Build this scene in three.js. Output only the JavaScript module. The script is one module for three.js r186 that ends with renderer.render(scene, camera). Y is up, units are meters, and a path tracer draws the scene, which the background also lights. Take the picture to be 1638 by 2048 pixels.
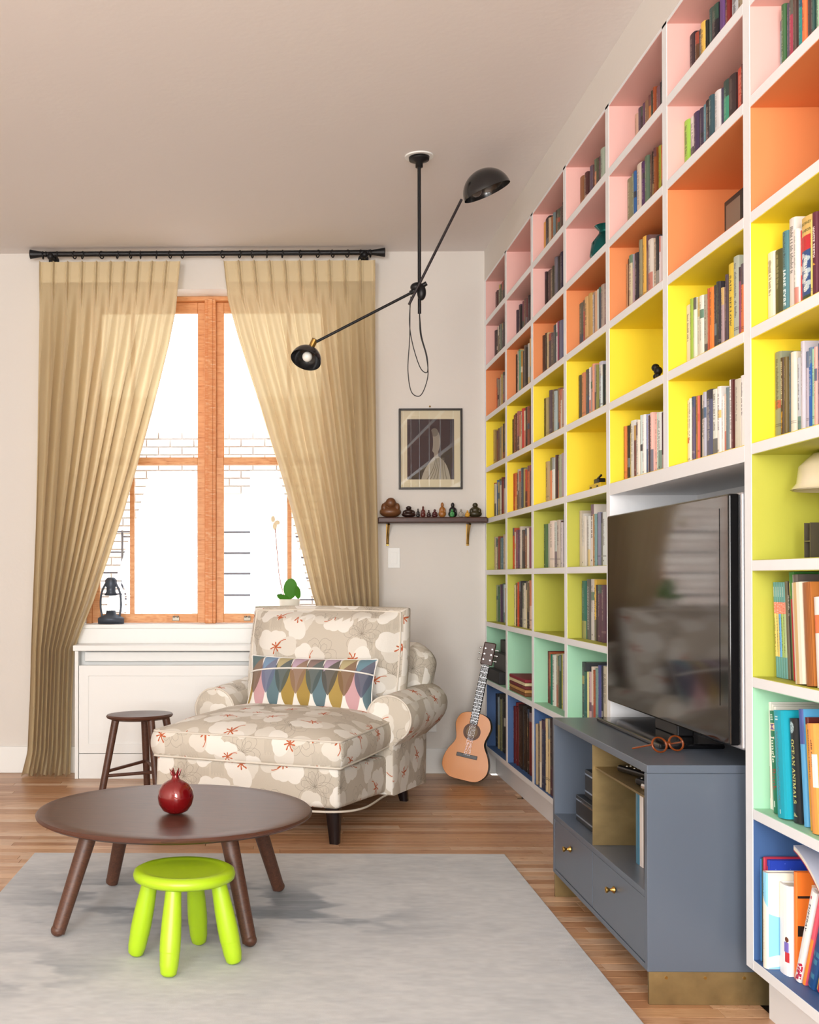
import * as THREE from 'three';
import { RoundedBoxGeometry } from 'three/addons/geometries/RoundedBoxGeometry.js';
import { mergeGeometries, mergeVertices, toCreasedNormals } from 'three/addons/utils/BufferGeometryUtils.js';
import { RectAreaLightUniformsLib } from 'three/addons/lights/RectAreaLightUniformsLib.js';

// ---------------------------------------------------------------- camera, sky, daylight, exposure
const scene = new THREE.Scene();
const CAM_H = 1.1008, F = 2300;                                   // focal length in pixels of the 1638 x 2048 frame
const camera = new THREE.PerspectiveCamera(2 * Math.atan(1024 / F) * 180 / Math.PI, 1638 / 2048, 0.05, 120);
camera.position.set(0, CAM_H, 0);
camera.rotation.set(0.00743265, 0.01620015, -0.00100217, 'YXZ');
camera.setViewOffset(1638, 2048, 819 - 517.512, 1024 - 1138.673, 1638, 2048);   // shifted lens: verticals stay upright
camera.updateProjectionMatrix();

const renderer = new THREE.WebGLRenderer({ antialias: true });
renderer.toneMapping = THREE.LinearToneMapping;
renderer.toneMappingExposure = 1.0;
renderer.shadowMap.enabled = true;
RectAreaLightUniformsLib.init();

scene.background = new THREE.Color(0.93, 0.97, 1.0);              // even bright overcast sky
scene.backgroundIntensity = 4.2;

const ROOM = { left: -3.4, back: -6.495, front: 2.4, top: 2.943, shelf: 1.17 };
const DAYLIGHT = 20;
// two tall street windows in the wall behind the camera: soft daylight comes in through them
const FRONT_WINDOWS = [[-1.75, 1.55, 1.5, 2.2], [0.2, 1.55, 1.3, 2.2]];       // x, y, width, height
for (const [x, y, w, h] of FRONT_WINDOWS) {
  const l = new THREE.RectAreaLight(new THREE.Color(1.0, 0.985, 0.96), DAYLIGHT, w - 0.16, h - 0.16);
  l.position.set(x, y, ROOM.front - 0.02);
  l.lookAt(x, y, -10);
  scene.add(l);
}

// ---------------------------------------------------------------- helpers
const taken = new Map();
function numbered(n) { const k = taken.get(n) ?? 0; taken.set(n, k + 1); return k ? n + '_' + String(k).padStart(3, '0') : n; }
function shadows(o) { o.traverse((m) => { if (m.isMesh) { m.castShadow = true; m.receiveShadow = true; } }); }
function mesh(name, geo, mat, parent) { const m = new THREE.Mesh(geo, mat); m.name = name; parent.add(m); return m; }
function tag(o, label, category, group) { Object.assign(o.userData, { label, category }); if (group) o.userData.group = group; return o; }
function thing(name, label, category, pos = [0, 0, 0], turn = 0, group) {
  const g = new THREE.Group(); g.name = numbered(name); g.position.set(...pos); g.rotation.y = turn; scene.add(g);
  return tag(g, label, category, group);
}
function one(name, geo, mat, label, category, group) { const m = mesh(numbered(name), geo, mat, scene); return tag(m, label, category, group); }
function structure(name, parts) {
  const g = new THREE.Group(); g.name = name; g.userData.kind = 'structure'; scene.add(g); return g;
}
let seed = 7;
const rnd = () => { seed = (seed + 0x6d2b79f5) | 0; let t = Math.imul(seed ^ (seed >>> 15), 1 | seed); t = (t + Math.imul(t ^ (t >>> 7), 61 | t)) ^ t; return ((t ^ (t >>> 14)) >>> 0) / 4294967296; };
const rr = (a, b) => a + (b - a) * rnd();
const lerp = (a, b, t) => a + (b - a) * t;
const smooth = (a, b, x) => { const t = Math.min(1, Math.max(0, (x - a) / (b - a))); return t * t * (3 - 2 * t); };
function at(geo, x = 0, y = 0, z = 0, rx = 0, ry = 0, rz = 0) {
  geo.applyMatrix4(new THREE.Matrix4().compose(new THREE.Vector3(x, y, z), new THREE.Quaternion().setFromEuler(new THREE.Euler(rx, ry, rz)), new THREE.Vector3(1, 1, 1)));
  return geo;
}
const plain = (g) => { const n = g.index ? g.toNonIndexed() : g; for (const k of Object.keys(n.attributes)) if (!['position', 'normal', 'uv'].includes(k)) n.deleteAttribute(k); return n; };
const merge = (list) => mergeGeometries(list.map(plain));
function box(x0, x1, y0, y1, z0, z1, r = 0.0015) {                 // box between limits with softened edges
  const w = x1 - x0, h = y1 - y0, d = z1 - z0, rad = Math.min(r, w / 2.2, h / 2.2, d / 2.2);
  const g = rad > 0 ? new RoundedBoxGeometry(w, h, d, 1, rad) : new THREE.BoxGeometry(w, h, d);
  return at(g, (x0 + x1) / 2, (y0 + y1) / 2, (z0 + z1) / 2);
}
const cyl = (r0, r1, h, n = 24) => new THREE.CylinderGeometry(r1, r0, h, n);   // r0 below, r1 above
function rod(a, b, r0, r1 = r0, n = 14) {                          // cylinder from a to b
  const A = new THREE.Vector3(...a), B = new THREE.Vector3(...b), d = B.clone().sub(A), g = cyl(r0, r1, d.length(), n);
  g.applyQuaternion(new THREE.Quaternion().setFromUnitVectors(new THREE.Vector3(0, 1, 0), d.normalize()));
  return g.translate((a[0] + b[0]) / 2, (a[1] + b[1]) / 2, (a[2] + b[2]) / 2);
}
const lathe = (pts, n = 48) => new THREE.LatheGeometry(pts.map(([r, y]) => new THREE.Vector2(r, y)), n);
const tube = (pts, r, n = 60, k = 10, closed = false) => new THREE.TubeGeometry(new THREE.CatmullRomCurve3(pts.map((p) => new THREE.Vector3(...p)), closed), n, r, k, closed);
const ball = (x, y, z, rx, ry = rx, rz = rx, n = 18) => new THREE.SphereGeometry(1, n, Math.round(n * 0.7)).scale(rx, ry, rz).translate(x, y, z);
function metreUV(geo, size = 1, shift = [0, 0, 0]) {               // texture laid on in metres from the side each face looks to
  const g = plain(geo), p = g.attributes.position, n = g.attributes.normal, uv = new Float32Array(p.count * 2);
  for (let i = 0; i < p.count; i += 3) {
    let nx = 0, ny = 0, nz = 0;
    for (let k = 0; k < 3; k++) { nx += n.getX(i + k); ny += n.getY(i + k); nz += n.getZ(i + k); }
    nx = Math.abs(nx); ny = Math.abs(ny); nz = Math.abs(nz);
    for (let k = 0; k < 3; k++) {
      const x = p.getX(i + k) + shift[0], y = p.getY(i + k) + shift[1], z = p.getZ(i + k) + shift[2];
      const [u, v] = ny >= nx && ny >= nz ? [x, -z] : nx >= nz ? [z, y] : [x, y];
      uv[(i + k) * 2] = u / size; uv[(i + k) * 2 + 1] = v / size;
    }
  }
  g.setAttribute('uv', new THREE.BufferAttribute(uv, 2));
  return g;
}
const smoothShade = (g, angle = 0.9) => toCreasedNormals(g, angle);

const ORD = ['first', 'second', 'third', 'fourth', 'fifth', 'sixth', 'seventh', 'eighth', 'ninth', 'tenth', 'eleventh', 'twelfth', 'thirteenth', 'fourteenth', 'fifteenth', 'sixteenth', 'seventeenth', 'eighteenth', 'nineteenth', 'twentieth', 'twenty-first'];
// ---------------------------------------------------------------- textures and materials
function canvas(w, h, draw, { srgb = true, repeat } = {}) {
  const c = document.createElement('canvas'); c.width = w; c.height = h; draw(c.getContext('2d'), w, h);
  const t = new THREE.CanvasTexture(c); t.magFilter = THREE.LinearFilter;
  if (srgb) t.colorSpace = THREE.SRGBColorSpace;
  if (repeat) { t.wrapS = t.wrapT = THREE.RepeatWrapping; t.repeat.set(...repeat); }
  return t;
}
function noiseGrid(n, s) { let q = s; const r = () => (q = (q * 1664525 + 1013904223) >>> 0) / 4294967296; const a = []; for (let i = 0; i < n * n; i++) a.push(r()); return a; }
const N64 = noiseGrid(64, 11);
function vnoise(x, y) {                                             // tiling value noise, period 64
  const xi = Math.floor(x), yi = Math.floor(y), fx = x - xi, fy = y - yi, w = (i, j) => N64[((i % 64) + 64) % 64 + 64 * (((j % 64) + 64) % 64)];
  const sx = fx * fx * (3 - 2 * fx), sy = fy * fy * (3 - 2 * fy);
  return lerp(lerp(w(xi, yi), w(xi + 1, yi), sx), lerp(w(xi, yi + 1), w(xi + 1, yi + 1), sx), sy);
}
const fbm = (x, y, o = 4) => { let s = 0, a = 0.5, t = 0; for (let i = 0; i < o; i++) { s += a * vnoise(x, y); t += a; a *= 0.5; x *= 2; y *= 2; } return s / t; };
function pixels(w, h, f, opts = {}) {                               // f(u, v) -> [r, g, b] 0..255
  const d = new Uint8Array(w * h * 4);
  for (let y = 0; y < h; y++) for (let x = 0; x < w; x++) { const c = f(x / w, y / h), i = (y * w + x) * 4; d[i] = c[0]; d[i + 1] = c[1]; d[i + 2] = c[2]; d[i + 3] = 255; }
  const t = new THREE.DataTexture(d, w, h); t.magFilter = THREE.LinearFilter; t.wrapS = t.wrapT = THREE.RepeatWrapping;
  if (opts.srgb !== false) t.colorSpace = THREE.SRGBColorSpace;
  t.needsUpdate = true; return t;
}
const hex = (s) => [parseInt(s.slice(0, 2), 16), parseInt(s.slice(2, 4), 16), parseInt(s.slice(4, 6), 16)];
const mixc = (a, b, t) => [0, 1, 2].map((i) => lerp(a[i], b[i], t));
const std = (o) => new THREE.MeshStandardMaterial(o);
const phy = (o) => new THREE.MeshPhysicalMaterial(o);

const weave = pixels(256, 256, (u, v) => { const a = 0.5 + 0.25 * Math.sin(u * 256 * Math.PI * 0.5) + 0.25 * Math.sin(v * 256 * Math.PI * 0.5) + (vnoise(u * 64, v * 64) - 0.5) * 0.5; const g = 255 * Math.min(1, Math.max(0, a)); return [g, g, g]; }, { srgb: false });
const plaster = pixels(512, 512, (u, v) => { const g = 255 * fbm(u * 64, v * 64, 4); return [g, g, g]; }, { srgb: false });
function bumpOf(t, rep) { const c = t.clone(); c.repeat.set(rep, rep); c.needsUpdate = true; return c; }

const M = {};
M.wall = std({ color: '#ded9d3', roughness: 0.92, bumpMap: bumpOf(plaster, 1), bumpScale: 0.0006 });
M.ceiling = std({ color: '#e6e1df', roughness: 0.95, bumpMap: bumpOf(plaster, 1), bumpScale: 0.0005 });
M.trim = std({ color: '#eeefed', roughness: 0.42 });
M.shelfWhite = std({ color: '#eceef1', roughness: 0.45 });
M.black = std({ color: '#17171a', roughness: 0.45, metalness: 0.3 });
M.blackGloss = std({ color: '#0b0b0d', roughness: 0.08 });
M.brass = std({ color: '#b08d4f', roughness: 0.3, metalness: 1 });
M.chrome = std({ color: '#d8dade', roughness: 0.15, metalness: 1 });
M.glass = phy({ color: '#ffffff', roughness: 0.0, transmission: 1, thickness: 0, ior: 1.5 });
M.paper = std({ color: '#e6dfcf', roughness: 0.9 });

function woodTexture(a, b, c, s) {                                  // grain runs along u
  return pixels(512, 256, (u, v) => {
    const w = fbm(u * 4 + s, v * 16 + s * 3, 3), f = fbm(u * 8 + s, v * 64, 3), r = 0.5 + 0.5 * Math.sin((v * 14 + w * 5) * 6.283);
    let k = mixc(hex(a), hex(b), 0.55 * f + 0.45 * r * w * 1.4);
    const pore = fbm(u * 16 + 7, v * 128 + s, 2); if (pore > 0.68) k = mixc(k, hex(c), (pore - 0.68) * 2.2);
    return k;
  });
}
M.walnut = std({ map: woodTexture('4a2c22', '5f3b2c', '2a1712', 3), roughness: 0.38 });
M.walnut.map.repeat.set(1.2, 2.4);
M.walnutLeg = std({ map: woodTexture('4a2d21', '633f2d', '2a1813', 9), roughness: 0.45 });
M.darkWood = std({ map: woodTexture('3a2019', '55332a', '22120e', 5), roughness: 0.4 });
M.darkLeg = std({ color: '#1c1214', roughness: 0.35 });
M.pine = std({ map: woodTexture('d78f55', 'e9b27e', 'b5652c', 4), roughness: 0.5 });
M.pineWorn = std({ map: woodTexture('cf7a3e', 'e7ab78', 'f3e6d6', 8), roughness: 0.55 });

// ---------------------------------------------------------------- the room
const { back: ZB, front: ZF, top: TOP, shelf: SX, left: XL } = ROOM;
const WIN = { x0: -1.108, x1: 0.332, y0: 0.838, y1: 2.737, cx: -0.388 };
{
  // floor: narrow oak strips laid across the room
  const floor = structure('floor');
  const grain = [0, 1, 2].map((k) => woodTexture(['c6a184', 'd0ae92', 'bb9474'][k], ['d8bb9e', 'dfc5ac', 'cdaa8a'][k], '8c5a34', 13 + 5 * k));
  const tints = ['#ffffff', '#f2e6da', '#fff4e6', '#e6d2c0'];
  const mats = [];
  grain.forEach((g, i) => tints.forEach((t, j) => { const m = g.clone(); m.repeat.set(0.9, 1); m.offset.set(0.17 * j + 0.3 * i, 0.11 * j); m.needsUpdate = true; mats.push(std({ map: m, color: t, roughness: 0.36 })); }));
  const W = 0.057, lengths = [0.55, 0.8, 1.05, 1.35];
  const geos = lengths.map((l) => { const g = metreUV(new RoundedBoxGeometry(l - 0.0012, 0.02, W - 0.001, 1, 0.0012), 1); return g; });
  const x1 = 1.24, xv = -1.75, rest = [];
  let row = 0;
  for (let z = ZB + W / 2; z < -2.35; z += W, row++) {
    let x = xv - rr(0, 0.5);
    while (x < x1 - 0.05) {
      let k = Math.floor(rr(0, 4)), l = lengths[k];
      const m = mesh('plank', geos[k], mats[Math.floor(rr(0, mats.length))], floor);
      let end = x + l;
      m.position.set(x + l / 2, -0.01, z);
      if (end > x1) { const s = (x1 - x) / l; m.scale.x = s; m.position.x = (x + x1) / 2; end = x1; }
      x = end;
    }
  }
  // the rest of the boards, left of and behind what is seen, joined
  for (let z = ZB + W / 2; z < -2.35; z += W) rest.push(box(XL, xv - 0.5, -0.02, 0, z - W / 2, z + W / 2 - 0.001, 0));
  for (let z = -2.35 + W / 2; z < ZF; z += W) rest.push(box(XL, x1, -0.02, 0, z - W / 2, z + W / 2 - 0.001, 0));
  const r = mesh('far_planks', metreUV(merge(rest), 1), mats[0], floor); r.userData.kind = 'stuff';
  mesh('subfloor', box(XL - 0.2, SX + 0.5, -0.12, -0.0205, ZB - 0.02, ZF + 0.2, 0), std({ color: '#5a4632', roughness: 0.9 }), floor);
}
function wallMesh(name, list, mat = M.wall) { const m = mesh(name, metreUV(merge(list), 1.2), mat, scene); m.userData.kind = 'structure'; return m; }
wallMesh('wall_back', [
  box(XL - 0.2, WIN.x0, 0, TOP, ZB - 0.28, ZB, 0), box(WIN.x1, SX + 0.5, 0, TOP, ZB - 0.28, ZB, 0),
  box(WIN.x0, WIN.x1, 0, WIN.y0 - 0.02, ZB - 0.28, ZB, 0), box(WIN.x0, WIN.x1, WIN.y1, TOP, ZB - 0.28, ZB, 0)]);
wallMesh('wall_left', [box(XL - 0.2, XL, 0, TOP, ZB, ZF, 0)]);
{
  const [a, b] = FRONT_WINDOWS, e = (w) => [w[0] - w[2] / 2, w[0] + w[2] / 2, w[1] - w[3] / 2, w[1] + w[3] / 2], A = e(a), B = e(b);
  const z0 = ZF, z1 = ZF + 0.28;
  wallMesh('wall_front', [box(XL - 0.2, A[0], 0, TOP, z0, z1, 0), box(A[1], B[0], 0, TOP, z0, z1, 0), box(B[1], SX + 0.5, 0, TOP, z0, z1, 0),
    ...[A, B].flatMap((q) => [box(q[0], q[1], 0, q[2], z0, z1, 0), box(q[0], q[1], q[3], TOP, z0, z1, 0)])]);
  [A, B].forEach((q, i) => {
    const w = structure('window_' + (i + 2));
    mesh('frame', merge([box(q[0], q[0] + 0.07, q[2], q[3], z0 + 0.08, z0 + 0.14), box(q[1] - 0.07, q[1], q[2], q[3], z0 + 0.08, z0 + 0.14), box(q[0], q[1], q[2], q[2] + 0.08, z0 + 0.08, z0 + 0.14), box(q[0], q[1], q[3] - 0.07, q[3], z0 + 0.08, z0 + 0.14), box(q[0], q[1], 1.56, 1.62, z0 + 0.08, z0 + 0.14)]), M.trim, w);
    mesh('pane', box(q[0] + 0.06, q[1] - 0.06, q[2] + 0.07, q[3] - 0.06, z0 + 0.11, z0 + 0.114, 0), M.glass, w);
  });
}
// the wall over and behind the bookcase; beyond the bookcase it comes forward
const UNIT_END = -1.64, DEPTH = 0.31;
wallMesh('wall_right', [box(SX, SX + 0.5, 2.775, TOP, ZB, UNIT_END, 0), box(SX + DEPTH + 0.02, SX + 0.5, 0, 2.775, ZB, UNIT_END, 0), box(SX, SX + 0.5, 0, TOP, UNIT_END, ZF, 0)]);
{ const c = mesh('ceiling', metreUV(box(XL - 0.2, SX + 0.5, TOP, TOP + 0.15, ZB - 0.28, ZF + 0.28, 0), 1.2), M.ceiling, scene); c.userData.kind = 'structure'; }
{
  const bb = (name, list) => { const m = mesh(name, merge(list), M.trim, scene); m.userData.kind = 'structure'; };
  bb('baseboard_back', [box(XL, -1.135, 0, 0.15, ZB, ZB + 0.016, 0.004), box(0.36, 1.226, 0, 0.143, ZB, ZB + 0.016, 0.004)]);
  bb('baseboard_left', [box(XL, XL + 0.016, 0, 0.15, ZB + 0.02, ZF, 0.004)]);
  const t = mesh('trim_1', merge([box(WIN.x0, WIN.x1, 2.7365, 2.7375, ZB - 0.16, ZB, 0), box(WIN.x0 - 0.001, WIN.x0 + 0.001, WIN.y0, WIN.y1, ZB - 0.16, ZB, 0), box(WIN.x1 - 0.001, WIN.x1 + 0.001, WIN.y0, WIN.y1, ZB - 0.16, ZB, 0)]), M.trim, scene); t.userData.kind = 'structure';
  // sill board and the white apron below it
  const s = mesh('trim_2', merge([box(WIN.x0 - 0.02, WIN.x1 + 0.02, 0.815, 0.838, ZB - 0.25, ZB + 0.012, 0.004), box(WIN.x0 - 0.02, WIN.x1 + 0.02, 0.72, 0.815, ZB, ZB + 0.008, 0.002)]), M.trim, scene); s.userData.kind = 'structure';
}
// ---------------------------------------------------------------- the window behind the curtains
{
  const w = structure('window_1'), zo = ZB - 0.235, zi = ZB - 0.2;
  mesh('window_frame', metreUV(merge([box(WIN.x0, WIN.x0 + 0.03, WIN.y0, WIN.y1, zo - 0.03, zi + 0.03), box(WIN.x1 - 0.03, WIN.x1, WIN.y0, WIN.y1, zo - 0.03, zi + 0.03), box(WIN.x0, WIN.x1, WIN.y1 - 0.025, WIN.y1, zo - 0.03, zi + 0.03)]), 0.6), M.pine, w);
  mesh('mullion', metreUV(merge([box(WIN.cx - 0.032, WIN.cx + 0.032, WIN.y0, WIN.y1 - 0.02, zo - 0.02, zi + 0.05, 0.004), box(WIN.cx - 0.014, WIN.cx + 0.014, WIN.y0, WIN.y1 - 0.02, zi + 0.05, zi + 0.062, 0.004)]).rotateZ(0), 0.5), M.pineWorn, w);
  for (const s of [-1, 1]) {
    const xa = WIN.cx + s * 0.032, xb = WIN.cx + s * 0.69, lo = Math.min(xa, xb), hi = Math.max(xa, xb);
    for (const up of [1, 0]) {
      const y0 = up ? 1.76 : 0.84, y1 = up ? 2.712 : 1.803, z = up ? zo : zi, st = 0.045;
      const sash = mesh('sash', metreUV(merge([box(lo, lo + st, y0, y1, z - 0.018, z + 0.018, 0.003), box(hi - st, hi, y0, y1, z - 0.018, z + 0.018, 0.003),
        box(lo + st, hi - st, y0, y0 + (up ? 0.043 : 0.053), z - 0.018, z + 0.018, 0.003), box(lo + st, hi - st, y1 - (up ? 0.06 : 0.043), y1, z - 0.018, z + 0.018, 0.003),
        box(WIN.cx + s * 0.458 - 0.013, WIN.cx + s * 0.458 + 0.013, y0 + 0.05, y1 - 0.04, z - 0.012, z + 0.012, 0.003)]), 0.6), M.pine, w);
      const ym = y0 + (up ? 0.043 : 0.053), yt = y1 - (up ? 0.06 : 0.043), xm = WIN.cx + s * 0.458;
      for (const [p, q] of [[lo + st, xm - 0.013], [xm + 0.013, hi - st]]) mesh('pane', box(p, q, ym, yt, z - 0.002, z + 0.002, 0), M.glass, sash);
    }
    const lx = s < 0 ? -0.59 : -0.175;
    const lock = mesh('sash_lift', merge([box(lx - 0.02, lx + 0.02, 0.852, 0.874, zi + 0.018, zi + 0.024, 0.002), ball(lx - 0.01, 0.876, zi + 0.024, 0.008, 0.006, 0.008, 10), ball(lx + 0.01, 0.876, zi + 0.024, 0.008, 0.006, 0.008, 10)]), std({ color: '#8a8478', roughness: 0.4, metalness: 0.7 }), w);
  }
}
// iron grille outside the window
{
  const iron = std({ color: '#5a6070', roughness: 0.6, metalness: 0.4 }), gz = -6.95;
  const g = thing('window_grille', 'grey iron burglar bars outside the lower window panes', 'grille', [0, 0, 0]);
  for (const y of [1.352, 1.225, 1.101, 0.971]) mesh('bar', rod([-0.824, y, gz], [-0.42, y, gz], 0.006), iron, g);
  for (const y of [1.382, 1.258, 1.134, 1.004]) { mesh('bar', rod([-1.15, y, gz - 0.02], [-0.824, y, gz - 0.02], 0.005), iron, g); mesh('bar', rod([-0.941, y - 0.03, gz - 0.02], [-0.824, y - 0.03, gz - 0.02], 0.005), iron, g); }
  for (const y of [1.378, 1.251, 1.127, 0.997]) { mesh('bar', rod([-0.36, y, gz], [0.022, y, gz], 0.006), iron, g); mesh('bar', rod([0.022, y - 0.028, gz - 0.02], [0.34, y - 0.028, gz - 0.02], 0.005), iron, g); }
  for (const [x, t] of [[-0.941, 1.39], [-0.824, 1.43], [-0.42, 1.36], [-0.36, 1.385], [0.022, 1.39], [0.34, 1.38]]) mesh('post', rod([x, 0.8, gz - 0.01], [x, t, gz - 0.01], 0.007), iron, g);
  mesh('base_rail', box(-1.2, 0.4, 0.78, 0.8, gz - 0.02, gz + 0.02), iron, g);
  for (const x of [-1.13, 0.36]) mesh('bracket', box(x - 0.012, x + 0.012, 0.78, 0.8, gz + 0.02, ZB - 0.279), iron, g);
}
// the house across the yard
{
  const nz = -10.5, h = thing('neighbouring_house', 'pale brick house with mint window trim seen through the window', 'building', [0, 0, 0]);
  const bm = ['#d9c9bd', '#d2bfb2', '#e0d2c6'].map((c) => std({ color: c, roughness: 0.95 }));
  mesh('wall', merge([box(-6, 6, -4, 2.6, nz - 0.5, nz - 0.02, 0)]), std({ color: '#d8cec6', roughness: 0.95 }), h);
  mesh('parapet', box(-6, 6, 2.6, 2.75, nz - 0.52, nz + 0.06, 0.01), std({ color: '#d8d4cc', roughness: 0.9 }), h);
  const bg = [new RoundedBoxGeometry(0.205, 0.06, 0.05, 1, 0.004)];
  let n = 0;
  for (let r = 0; r < 24; r++) for (let k = 0; k < 14; k++) {
    const x = -1.95 + k * 0.216 + (r % 2) * 0.108, y = 0.75 + r * 0.072;
    if (n >= 296 || (x > -0.98 && x < 0.02 && y > 0.75 && y < 1.85)) continue;
    const b = mesh('brick', bg[0], bm[Math.floor(rr(0, 3))], h); b.position.set(x, y, nz - 0.01 + rr(0, 0.006)); n++;
  }
  const mint = std({ color: '#bfe0d8', roughness: 0.6 });
  const win = mesh('window', merge([box(-0.93, -0.83, 0.85, 1.66, nz - 0.02, nz + 0.06), box(-0.13, -0.03, 0.85, 1.66, nz - 0.02, nz + 0.06), box(-0.98, 0.02, 1.66, 1.7, nz - 0.02, nz + 0.1), box(-1.0, 0.04, 1.7, 1.78, nz - 0.02, nz + 0.14, 0.01), box(-1.0, 0.04, 0.78, 0.85, nz - 0.02, nz + 0.12), box(-0.83, -0.13, 1.24, 1.29, nz - 0.02, nz + 0.03)]), mint, h);
  mesh('pane', box(-0.83, -0.13, 0.85, 1.66, nz - 0.01, nz + 0.0, 0), std({ color: '#c9d6dc', roughness: 0.1 }), win);
  mesh('yard', box(-6, 6, -4.1, -4, nz, -7, 0), std({ color: '#b8b4ac', roughness: 0.95 }), h);
}

// ---------------------------------------------------------------- curtains
const silk = (tr) => phy({ color: '#dccaa4', roughness: 0.93, transmission: tr, thickness: 0, ior: 1.3, clearcoat: 0.35, clearcoatRoughness: 0.38, sheen: 0.4, sheenRoughness: 0.4, sheenColor: new THREE.Color('#fff1d0'), side: THREE.DoubleSide });
M.silk = silk(0.56); M.silkHeading = silk(0.22);
{
  const edge = (pts) => (y) => { for (let i = 1; i < pts.length; i++) if (y >= pts[i][1]) { const t = (y - pts[i - 1][1]) / (pts[i][1] - pts[i - 1][1]); return lerp(pts[i - 1][0], pts[i][0], Math.max(0, t)); } return pts[pts.length - 1][0]; };
  const LO = edge([[-1.325, 2.868], [-1.328, 2.375], [-1.338, 1.816], [-1.352, 1.258], [-1.363, 0.839], [-1.374, 0.421], [-1.388, 0.143], [-1.416, 0]]);
  const LI = edge([[-0.536, 2.868], [-0.564, 2.595], [-0.603, 2.4], [-0.659, 2.177], [-0.718, 1.954], [-0.788, 1.703], [-0.863, 1.452], [-0.947, 1.201], [-1.031, 0.965], [-1.095, 0.811], [-1.137, 0.7], [-1.148, 0.421], [-1.155, 0]]);
  const RI = edge([[-0.298, 2.868], [-0.274, 2.65], [-0.221, 2.454], [-0.16, 2.259], [-0.096, 2.063], [-0.038, 1.868], [0.032, 1.645], [0.093, 1.422], [0.142, 1.228], [0.195, 1.005], [0.25, 0.839], [0.36, 0.7], [0.38, 0.423], [0.388, 0]]);
  const RO = edge([[0.545, 2.868], [0.549, 1.811], [0.561, 0.977], [0.568, 0]]);
  const HEAD = 2.752, TOPY = 2.868;
  function panel(A, B, pleats, y0, y1, nv, s) {                     // A: outer edge, B: inner edge, u from outer to inner
    const nu = 420, pos = [], uv = [], idx = [];
    for (let j = 0; j <= nv; j++) {
      const y = lerp(y1, y0, j / nv), h = (TOPY - y) / TOPY, a = A(y), b = B(y), width = Math.abs(b - a);
      const open = smooth(0.0, 0.3, h), amp = Math.min(0.046, lerp(0.01, 0.034 + 0.018 * (1 - width / 0.85), smooth(0.02, 0.22, h)));
      for (let i = 0; i <= nu; i++) {
        const u = i / nu, wob = 0.12 * Math.sin(u * 9.0 + s + h * 2.3) + 0.06 * Math.sin(u * 23 + h * 7 + s * 2) * open;
        const ph = (u * pleats + wob * (0.25 + 0.75 * open)) * Math.PI * 2;
        // three-finger pinch near the heading, broad soft folds lower down
        const pinch = Math.pow(0.5 + 0.5 * Math.cos(ph), 6), fingers = pinch * (0.014 * Math.cos(ph * 5) + 0.012);
        const soft = amp * (Math.sin(ph) * 0.75 + 0.25 * Math.sin(ph * 2 + 1.1 + s + h * 3)) + 0.008 * open * Math.sin(ph * 0.37 + h * 9 + s);
        const crease = 0.0035 * open * (fbm(u * 30 + s * 5, h * 26, 3) - 0.5) * 2 + 0.006 * smooth(0.55, 0.95, h) * (fbm(u * 14, h * 30 + s, 2) - 0.5);
        let z = lerp(fingers, soft, smooth(0.03, 0.11, h)) + crease;
        const x = lerp(a, b, u) + 0.012 * open * Math.cos(ph) * Math.min(1, width / 0.5) * (1 - smooth(0.97, 1, Math.abs(u * 2 - 1)));
        const sag = y0 < 0.5 && j === nv ? 0.006 * Math.sin(ph * 0.5) : 0;
        const kick = 0.045 * Math.pow(smooth(0.93, 1, h), 2);        // the hem breaks forward on the floor
        pos.push(x, Math.max(0.004, y + sag), ZB + 0.098 + z + kick * (0.5 + 0.5 * Math.sin(ph * 0.7)));
        uv.push(u * 1.6, y);
      }
    }
    for (let j = 0; j < nv; j++) for (let i = 0; i < nu; i++) { const k = j * (nu + 1) + i; idx.push(k, k + nu + 1, k + 1, k + 1, k + nu + 1, k + nu + 2); }
    const g = new THREE.BufferGeometry();
    g.setAttribute('position', new THREE.Float32BufferAttribute(pos, 3)); g.setAttribute('uv', new THREE.Float32BufferAttribute(uv, 2)); g.setIndex(idx); g.computeVertexNormals();
    return g;
  }
  const side = [['left', LO, LI, 10, 0.4, 'champagne silk curtain swept behind the end of the radiator cover'], ['right', RO, RI, 10, 2.1, 'champagne silk curtain hanging down behind the floral armchair']];
  for (const [, A, B, n, s, label] of side) {
    const c = thing('curtain', label, 'curtain', [0, 0, 0], 0, 'silk curtains at the window');
    mesh('heading', panel(A, B, n, HEAD, TOPY, 8, s), M.silkHeading, c);
    mesh('drape', panel(A, B, n, 0.004, HEAD, 150, s), M.silk, c);
  }
  const rodY = 2.911, rodZ = ZB + 0.1, r = thing('curtain_rod', 'black curtain rod with flared finials above the window', 'curtain rod', [0, 0, 0]);
  mesh('pole', rod([-1.3, rodY, rodZ], [0.52, rodY, rodZ], 0.014), M.black, r);
  mesh('finial', lathe([[0.0, 0], [0.014, 0], [0.016, 0.01], [0.013, 0.014], [0.015, 0.03], [0.025, 0.09], [0.026, 0.095], [0, 0.096]], 24).rotateZ(Math.PI / 2).translate(-1.285, rodY, rodZ), M.black, r);
  mesh('finial', lathe([[0.0, 0], [0.014, 0], [0.016, 0.01], [0.013, 0.014], [0.015, 0.03], [0.025, 0.09], [0.026, 0.095], [0, 0.096]], 24).rotateZ(-Math.PI / 2).translate(0.505, rodY, rodZ), M.black, r);
  for (const x of [-1.265, 0.487]) mesh('bracket', merge([rod([x, rodY - 0.012, ZB + 0.001], [x, rodY - 0.012, rodZ], 0.012), rod([x, rodY - 0.012, ZB], [x, rodY - 0.012, ZB + 0.008], 0.03), ball(x, rodY - 0.012, rodZ, 0.02, 0.022, 0.022)]), M.black, r);
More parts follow.
